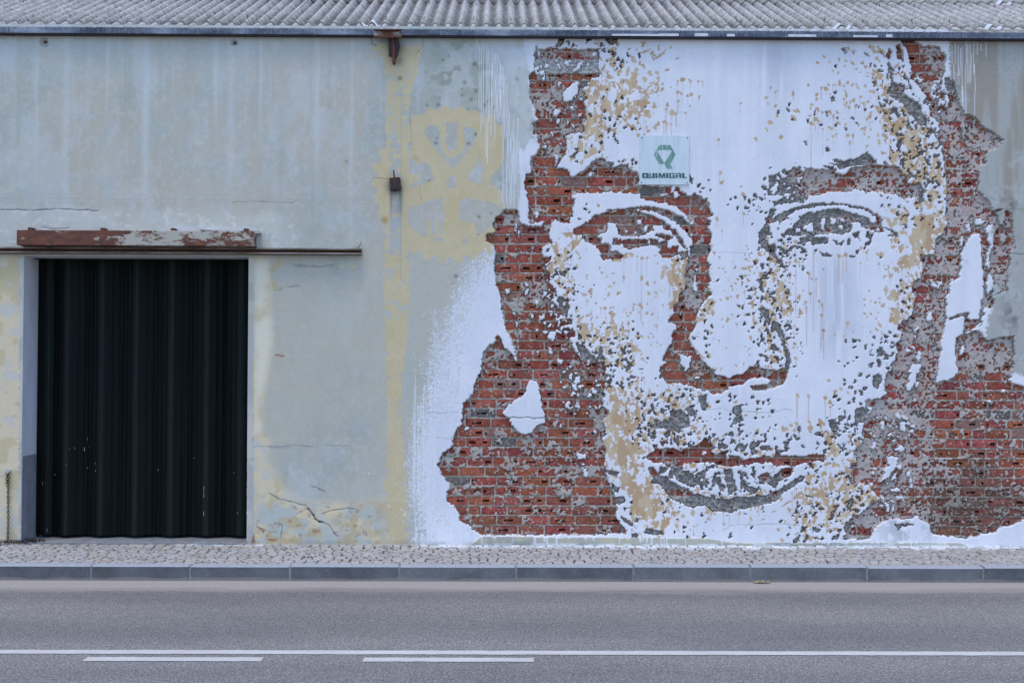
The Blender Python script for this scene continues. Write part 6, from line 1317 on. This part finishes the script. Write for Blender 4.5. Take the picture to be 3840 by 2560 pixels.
# ------------------------------------------------------------------ chain hanging on the left jamb
cx, cz = px(37, 1768)
ch = tag(empty('chain', (cx, 0, cz)), 'dark iron chain hanging from a ring beside the door and trailing on the step', 'chain')
MB().tube((-.004, -.055, .012), (-.004, .004, .012), .020, n=10).build('ring_boss', MAT_CEM, ch)
def link_mesh():
    vs, fs = [], []; n, k = 10, 5
    for i in range(n):
        a = 2 * math.pi * i / n; px_, pz = .0085 * math.cos(a), .0175 * math.sin(a)
        nx_, nz_ = math.cos(a), math.sin(a)
        for j in range(k):
            b2 = 2 * math.pi * j / k
            vs.append((px_ + nx_ * .0036 * math.cos(b2), .0036 * math.sin(b2), pz + nz_ * .0036 * math.cos(b2)))
    for i in range(n):
        for j in range(k): fs.append((i * k + j, (i + 1) % n * k + j, (i + 1) % n * k + (j + 1) % k, i * k + (j + 1) % k))
    return mesh('link', vs, fs, MAT_DARKIRON, True)
LM = link_mesh()
pts = []
z = .0
while z > -cz + .03: pts.append(((-.002 + .002 * math.sin(z * 9), -.035, z), 'v')); z -= .027
for i in range(5): pts.append(((-.018, -.034, -.02 - i * .027), 'v'))
gx_, gy_ = groundxy(90 / 2.352, 1640 + 950 / 2.352, .01)
path = [(gx_ - cx, -.035), (gx_ - cx - .05, -.10)]
for i in range(9): path.append((-.12 + i * .028, -.09 - .01 * math.sin(i)))
_rl = random.Random(6)
for i in range(26): pts.append(((-.10 + i * .0135, -.10 + .006 * math.sin(i * 1.3), -cz + .022 + (.012 if i % 2 else 0)), 'h'))
hx, hy = groundxy(300 / 2.352, 1640 + 920 / 2.352, .01)
for i in range(34): pts.append(((hx - cx + _rl.gauss(0, .055), hy + _rl.gauss(0, .03), -cz + .022 + abs(_rl.gauss(0, .012))), 'h'))
for i, (p, kd) in enumerate(pts):
    o = link('link', LM, ch); o.location = p; o.scale = (1.25, 1.25, 1.1)
    o.rotation_euler = (0, 0, (i % 2) * 1.57 + .3) if kd == 'v' else (1.57 * (i % 2) + _rl.uniform(-.4, .4), 1.57 + _rl.uniform(-.3, .3), _rl.uniform(-.6, .6))
# ------------------------------------------------------------------ ground, pavement, kerb, road
YK0 = groundxy(1920, 2121.5, 0)[1]          # kerb front edge
YK1 = groundxy(1920, 2113.5, 0)[1]          # kerb back edge
ZRD = -0.147
MAT_EARTH = simple('bare_earth', (.16, .15, .13), (.24, .22, .19), 2)
g = link('ground', mesh('ground', [(-400, -400, ZRD - .30), (400, -400, ZRD - .30), (400, 400, ZRD - .30), (-400, 400, ZRD - .30)], [(0, 1, 2, 3)], MAT_EARTH))
tag(g, kind='structure')
def asphalt():
    m, nt, b = mat_nodes('worn_asphalt', 0.9, 0.25)
    v = geopos(nt)
    f = noise(nt, 62, 3, .85, geopos(nt, (1, .62, 1))); f2 = noise(nt, 16, 5, .75, v); f3 = noise(nt, .7, 5, .6, geopos(nt, (.35, 1, 1)))
    c = ramp(nt, f, [(.30, (.055, .050, .048)), (.44, (.16, .145, .13)), (.58, (.27, .245, .22)), (.72, (.52, .48, .43))])
    c = mixc(nt, 1.0, c, ramp(nt, f2, [(.3, (.80, .80, .80)), (.7, (1.12, 1.12, 1.12))]), 'MULTIPLY')
    c = mixc(nt, 1.0, c, ramp(nt, f3, [(.3, (.84, .84, .85)), (.7, (1.10, 1.09, 1.08))]), 'MULTIPLY')
    c = mixc(nt, ramp(nt, noise(nt, 1.3, 6, .7, geopos(nt, (.5, 1, 1)), .6), [(.62, (0, 0, 0)), (.70, (.35, .35, .35))]), c, (.10, .092, .085))
    gt = N(nt, 'ShaderNodeNewGeometry'); st_ = N(nt, 'ShaderNodeSeparateXYZ'); nt.links.new(gt.outputs['Position'], st_.inputs[0])
    wy = N(nt, 'ShaderNodeMath', operation='MULTIPLY_ADD'); nt.links.new(st_.outputs['Y'], wy.inputs[0]); wy.inputs[1].default_value = 2 * math.pi / 1.7; wy.inputs[2].default_value = 1.1
    sy = N(nt, 'ShaderNodeMath', operation='SINE'); nt.links.new(wy.outputs[0], sy.inputs[0])
    tr = N(nt, 'ShaderNodeMath', operation='MULTIPLY_ADD'); nt.links.new(sy.outputs[0], tr.inputs[0]); tr.inputs[1].default_value = .16; nt.links.new(noise(nt, .9, 5, .65, geopos(nt, (.25, 1.2, 1))), tr.inputs[2])
    c = mixc(nt, 1.0, c, ramp(nt, tr.outputs[0], [(.35, (.90, .90, .91)), (.65, (1.07, 1.065, 1.06))]), 'MULTIPLY')
    # dust blown against the kerb
    g = N(nt, 'ShaderNodeNewGeometry'); s = N(nt, 'ShaderNodeSeparateXYZ'); nt.links.new(g.outputs['Position'], s.inputs[0])
    mr = N(nt, 'ShaderNodeMapRange'); nt.links.new(s.outputs['Y'], mr.inputs[0])
    mr.inputs[1].default_value = YK0 - .85; mr.inputs[2].default_value = YK0 - .18
    ad = N(nt, 'ShaderNodeMath', operation='MULTIPLY_ADD'); nt.links.new(noise(nt, 2.4, 6, .65, geopos(nt, (.3, 2.0, 1))), ad.inputs[0]); ad.inputs[1].default_value = 1.1; nt.links.new(mr.outputs[0], ad.inputs[2])
    dust = ramp(nt, ad.outputs[0], [(.72, (0, 0, 0)), (1.25, (.92, .92, .92))])
    r2 = N(nt, 'ShaderNodeMapRange'); nt.links.new(ad.outputs[0], r2.inputs[0]); r2.inputs[1].default_value = .75; r2.inputs[2].default_value = 1.3; r2.inputs[4].default_value = .93
    c = mixc(nt, r2.outputs[0], c, ramp(nt, noise(nt, 40, 4, .6, v), [(.3, (.315, .268, .232)), (.7, (.40, .345, .30))]))
    nt.links.new(c, b.inputs['Base Color'])
    bump(nt, b, f, .8, .012)
    return m
MAT_ASPH = asphalt()
rd = tag(link('road', mesh('road', [(-60, -11.5, ZRD), (60, -11.5, ZRD), (60, YK0 + .02, ZRD), (-60, YK0 + .02, ZRD)], [(0, 1, 2, 3)], MAT_ASPH)), kind='structure')
def linemat():
    m, nt, b = mat_nodes('road_paint', 0.7, 0.3)
    v = geopos(nt)
    f = noise(nt, 60, 5, .8, v); f2 = noise(nt, 3, 4, .6, v)
    c = ramp(nt, f2, [(.3, (.47, .435, .39)), (.7, (.55, .51, .46))])
    c = mixc(nt, ramp(nt, f, [(.55, (0, 0, 0)), (.66, (.7, .7, .7))]), c, (.24, .22, .20))
    nt.links.new(c, b.inputs['Base Color'])
    return m
MAT_LINE = linemat()
def marking(name, pts):
    vs = [(*groundxy(x, y, ZRD), ZRD + .004) for x, y in pts]
    return vs
yl0 = .5 * (groundxy(0, 2435.5, ZRD)[1] + groundxy(1600, 2440, ZRD)[1]); yl1 = .5 * (groundxy(0, 2450, ZRD)[1] + groundxy(1600, 2454.5, ZRD)[1])
MARK = []
def strip(x0, x1, ya_, yb_):
    n = max(2, int((x1 - x0) / .06)); rg = random.Random(int(x0 * 100))
    vs, fs = [], []
    for i in range(n + 1):
        x = x0 + (x1 - x0) * i / n
        vs += [(x, ya_ + rg.uniform(-.006, .006), ZRD + .004), (x, yb_ + rg.uniform(-.006, .006), ZRD + .004)]
    for i in range(n): fs.append((2 * i + 1, 2 * i + 3, 2 * i + 2, 2 * i))
    return vs, fs
o = link('solid_line', mesh('solid_line', *strip(-60, 60, yl0, yl1), MAT_LINE), rd)
yd0 = groundxy(650, 2464, ZRD)[1]; yd1 = groundxy(650, 2479, ZRD)[1]
xa, xb = groundxy(318, 2471, ZRD)[0], groundxy(985, 2471, ZRD)[0]; xc, xd = groundxy(1362, 2474, ZRD)[0], groundxy(2002, 2474, ZRD)[0]
for a_, b_ in ((xa, xb), (xc, xd), (xa - 2.0, xb - 2.0), (xa - 4.0, xb - 4.0)):
    link('dash', mesh('dash', *strip(a_, b_, yd0, yd1), MAT_LINE), rd)

# kerb stones
MAT_KERB, nt, b = mat_nodes('granite_kerb', .8, .3)
v = geopos(nt); f = noise(nt, 120, 4, .75, v); f2 = noise(nt, 3, 5, .6, v)
c = ramp(nt, f, [(.3, (.075, .077, .083)), (.5, (.12, .122, .128)), (.75, (.19, .19, .195))])
c = mixc(nt, 1.0, c, ramp(nt, f2, [(.3, (.62, .62, .62)), (.7, (1.25, 1.25, 1.25))]), 'MULTIPLY')
oi = N(nt, 'ShaderNodeObjectInfo'); c = mixc(nt, 1.0, c, ramp(nt, oi.outputs['Random'], [(0, (.8, .8, .8)), (1, (1.2, 1.18, 1.15))]), 'MULTIPLY')
gn = N(nt, 'ShaderNodeNewGeometry'); s_ = N(nt, 'ShaderNodeSeparateXYZ'); nt.links.new(gn.outputs['Position'], s_.inputs[0])
mr = N(nt, 'ShaderNodeMapRange'); nt.links.new(s_.outputs['Z'], mr.inputs[0]); mr.inputs[1].default_value = ZRD + .055; mr.inputs[2].default_value = ZRD; mr.inputs[3].default_value = -.25; mr.inputs[4].default_value = .45
ad = N(nt, 'ShaderNodeMath', operation='ADD'); nt.links.new(noise(nt, 2.5, 5, .6, v), ad.inputs[0]); nt.links.new(mr.outputs[0], ad.inputs[1])
c = mixc(nt, ramp(nt, ad.outputs[0], [(.55, (0, 0, 0)), (.75, (.7, .7, .7))]), c, (.24, .205, .18))
nt.links.new(c, b.inputs['Base Color']); bump(nt, b, f, .3, .003)
pav = tag(link('pavement', mesh('pavement', [(-60, YK0 + .01, -.016), (60, YK0 + .01, -.016), (60, .02, -.016), (-60, .02, -.016)], [(0, 1, 2, 3)], simple('joint_sand', (.03, .028, .02), (.10, .09, .07), 30)), ), kind='structure')
MAT_MORT = simple('kerb_mortar', (.17, .17, .17), (.26, .255, .25), 30)
joints = [groundxy(x, 2150, -.07)[0] for x in (331, 705, 1084, 1496, 1935, 2376, 2812, 3249, 3681)]
joints = [joints[0] - 1.0 * i for i in range(6, 0, -1)] + joints + [joints[-1] + 1.1 * i for i in range(1, 7)]
MAT_KTOP = simple('pale_top_granite', (.27, .275, .285), (.36, .365, .375), 40)  # paler granite for the upward faces of the kerb
for i, (a_, b_) in enumerate(zip(joints[:-1], joints[1:])):
    m_ = MB().extrude_x([(YK0, ZRD - .1), (YK0 + .004, -.012), (YK0 + .016, .001), (YK1, .003), (YK1, ZRD - .1)], a_ + .012, b_ - .012)
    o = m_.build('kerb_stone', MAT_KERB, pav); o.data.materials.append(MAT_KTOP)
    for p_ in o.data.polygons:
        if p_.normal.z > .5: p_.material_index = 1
    o.location.y = random.uniform(-.006, .006); o.location.z = random.uniform(-.006, .004)
    MB().extrude_x([(YK0 + .006, ZRD - .1), (YK0 + .008, -.012), (YK0 + .018, -.003), (YK1, -.002), (YK1, ZRD - .1)], b_ - .012, b_ + .012).build('kerb_joint', MAT_MORT, pav)

# cobbles: the nearest and widest as single stones, the rest as one field
def cobble_mat(name, per):
    m, nt, b = mat_nodes(name, .75, .3)
    base = N(nt, 'ShaderNodeObjectInfo').outputs['Color'] if per else N(nt, 'ShaderNodeAttribute', attribute_name='stone').outputs['Color']
    f = noise(nt, 45, 5, .7, geopos(nt))
    nt.links.new(mixc(nt, 1.0, base, ramp(nt, f, [(.3, (.86, .86, .86)), (.7, (1.06, 1.06, 1.06))]), 'MULTIPLY'), b.inputs['Base Color'])
    bump(nt, b, f, .3, .004)
    return m
MAT_COB, MAT_COBF = cobble_mat('limestone_sett', True), cobble_mat('limestone_sett_field', False)
def cobble(seed):
    rg = random.Random(seed); vs = []
    base = [(-.5, -.5), (.5, -.5), (.5, .5), (-.5, .5)]
    out = [(x + rg.uniform(-.07, .07), y + rg.uniform(-.07, .07)) for x, y in base]
    for sc_, z in ((1.0, -.05), (1.0, -.007), (.86, 0.0)):
        for x, y in out: vs.append((x * sc_, y * sc_, z + (rg.uniform(-.0015, .0015) if z == 0 else 0)))
    fs = [(8, 9, 10, 11)]
    for r in (0, 4):
        for i in range(4): fs.append((r + i, r + (i + 1) % 4, r + 4 + (i + 1) % 4, r + 4 + i))
    return vs, fs
cv = [cobble(i) for i in range(12)]
cm = [mesh('cobble', v, f, MAT_COB) for v, f in cv]
_rc = random.Random(23)
stones = []
y = YK1 + .004
r_i = 0
while y < -.03:
    d = _rc.uniform(.082, .102)
    if y + d > 0.0: d = -.002 - y
    x = -9.0 + _rc.uniform(0, .1)
    while x < 9.0:
        w = _rc.uniform(.075, .125)
        yy = y + .012 * math.sin(x * 2.1 + r_i * .7) * (1 if 0 < r_i else 0)
        stones.append((x + w / 2, yy + d / 2, w - .015, d - .017))
        x += w
    y += d; r_i += 1
camx, camy = 0, -D0
def vis_key(s):
    inside = abs(s[0]) < (s[1] + D0) * .372
    return (0 if inside else 1, s[1])
stones.sort(key=vis_key)
fv, ff, fc = [], [], []
XWH = xpx(1560)
for i, (x, yv, w, d) in enumerate(stones):
    k_ = _rc.uniform(.82, 1.12); warm = _rc.uniform(-.015, .02)
    c = [.385 * k_ + warm, .343 * k_, .308 * k_ - warm]
    sp = smooth(-.34, -.06, yv + _rc.uniform(-.14, .10)) * smooth(XWH - .5, XWH + .6, x + _rc.uniform(-.3, .3))
    if x > xpx(680) and x < xpx(1000) and yv > -.10: sp = max(sp, .7 * _rc.random())
    c = [a * (1 - sp * .9) + .72 * sp * .9 for a in c]
    zz = _rc.uniform(-.007, .003) + (.0 if yv > -.1 else 0); kv = _rc.randrange(12)
    rot = _rc.uniform(-.07, .07)
    if i < 300:
        o = bpy.data.objects.new('cobble', cm[kv]); COL.objects.link(o); o.parent = pav
        o.location = (x, yv, zz); o.scale = (w, d, 1); o.rotation_euler = (_rc.uniform(-.02, .02), _rc.uniform(-.02, .02), rot); o.color = (*c, 1)
    else:
        v, f = cv[kv]; n = len(fv); ca, sa = math.cos(rot), math.sin(rot)
        fv += [(a * w * ca - b2 * d * sa + x, a * w * sa + b2 * d * ca + yv, e + zz) for a, b2, e in v]
        ff += [tuple(q + n for q in t_) for t_ in f]; fc += [(*c, 1)] * len(v)
me = mesh('cobble_field', fv, ff, MAT_COBF)
a_ = me.attributes.new('stone', 'FLOAT_COLOR', 'POINT'); a_.data.foreach_set('color', np.array(fc, np.float32).ravel())
tag(link('cobble_field', me, pav), kind='stuff')

# tufts of grass in the joints
MAT_WEED = simple('dry_weed', (.035, .045, .015), (.10, .10, .035), 40)
gv, gf = [], []
_rw = random.Random(31)
for i in range(230):
    bx, by = _rw.uniform(-5.8, 5.8), YK1 + _rw.random() * (-YK1 - .02)
    for q in range(_rw.randint(4, 10)):
        a_ = _rw.uniform(0, 6.28); l = _rw.uniform(.010, .036); r0 = _rw.uniform(0, .05)
        x, yv = bx + r0 * math.cos(a_), by + r0 * .4 * math.sin(a_); n = len(gv)
        gv += [(x - .003, yv, -.012), (x + .003, yv, -.012), (x + l * .6 * math.cos(a_), yv + l * .3 * math.sin(a_), -.006 + l * .7)]
        gf.append((n, n + 1, n + 2))
tag(link('weeds', mesh('weeds', gv, gf, MAT_WEED)), 'tiny dry weeds in the joints of the cobbled pavement', 'weeds', kind='stuff')

# crumpled litter at the kerb
lx, ly = groundxy(2856, 2186, ZRD)
lit = []
rg = random.Random(9); n = 12
vs, fs = [], []
for j in range(5):
    for i in range(n):
        u, w = i / (n - 1) - .5, j / 4 - .5
        e = math.cos(u * 2.6) * (1 - .6 * abs(w))
        vs.append((u * .165 + rg.uniform(-.006, .006), w * .07 * (1 - abs(u) * 1.1) + rg.uniform(-.004, .004), max(.002, .022 * e * (.5 + .5 * math.cos(i * 2.3 + j)) + rg.uniform(0, .010))))
for j in range(4):
    for i in range(n - 1): fs.append((j * n + i, j * n + i + 1, (j + 1) * n + i + 1, (j + 1) * n + i))
lo = link('litter', mesh('litter', vs, fs, simple('dry_leaf', (.10, .07, .03), (.42, .36, .17), 60, c3=(.55, .50, .30))))
sm = lo.modifiers.new('thick', 'SOLIDIFY'); sm.thickness = .002; sm.offset = 1
lo.location = (lx, ly, ZRD + .004)
tag(lo, 'crumpled yellowish dry leaf litter lying at the foot of the kerb', 'litter')
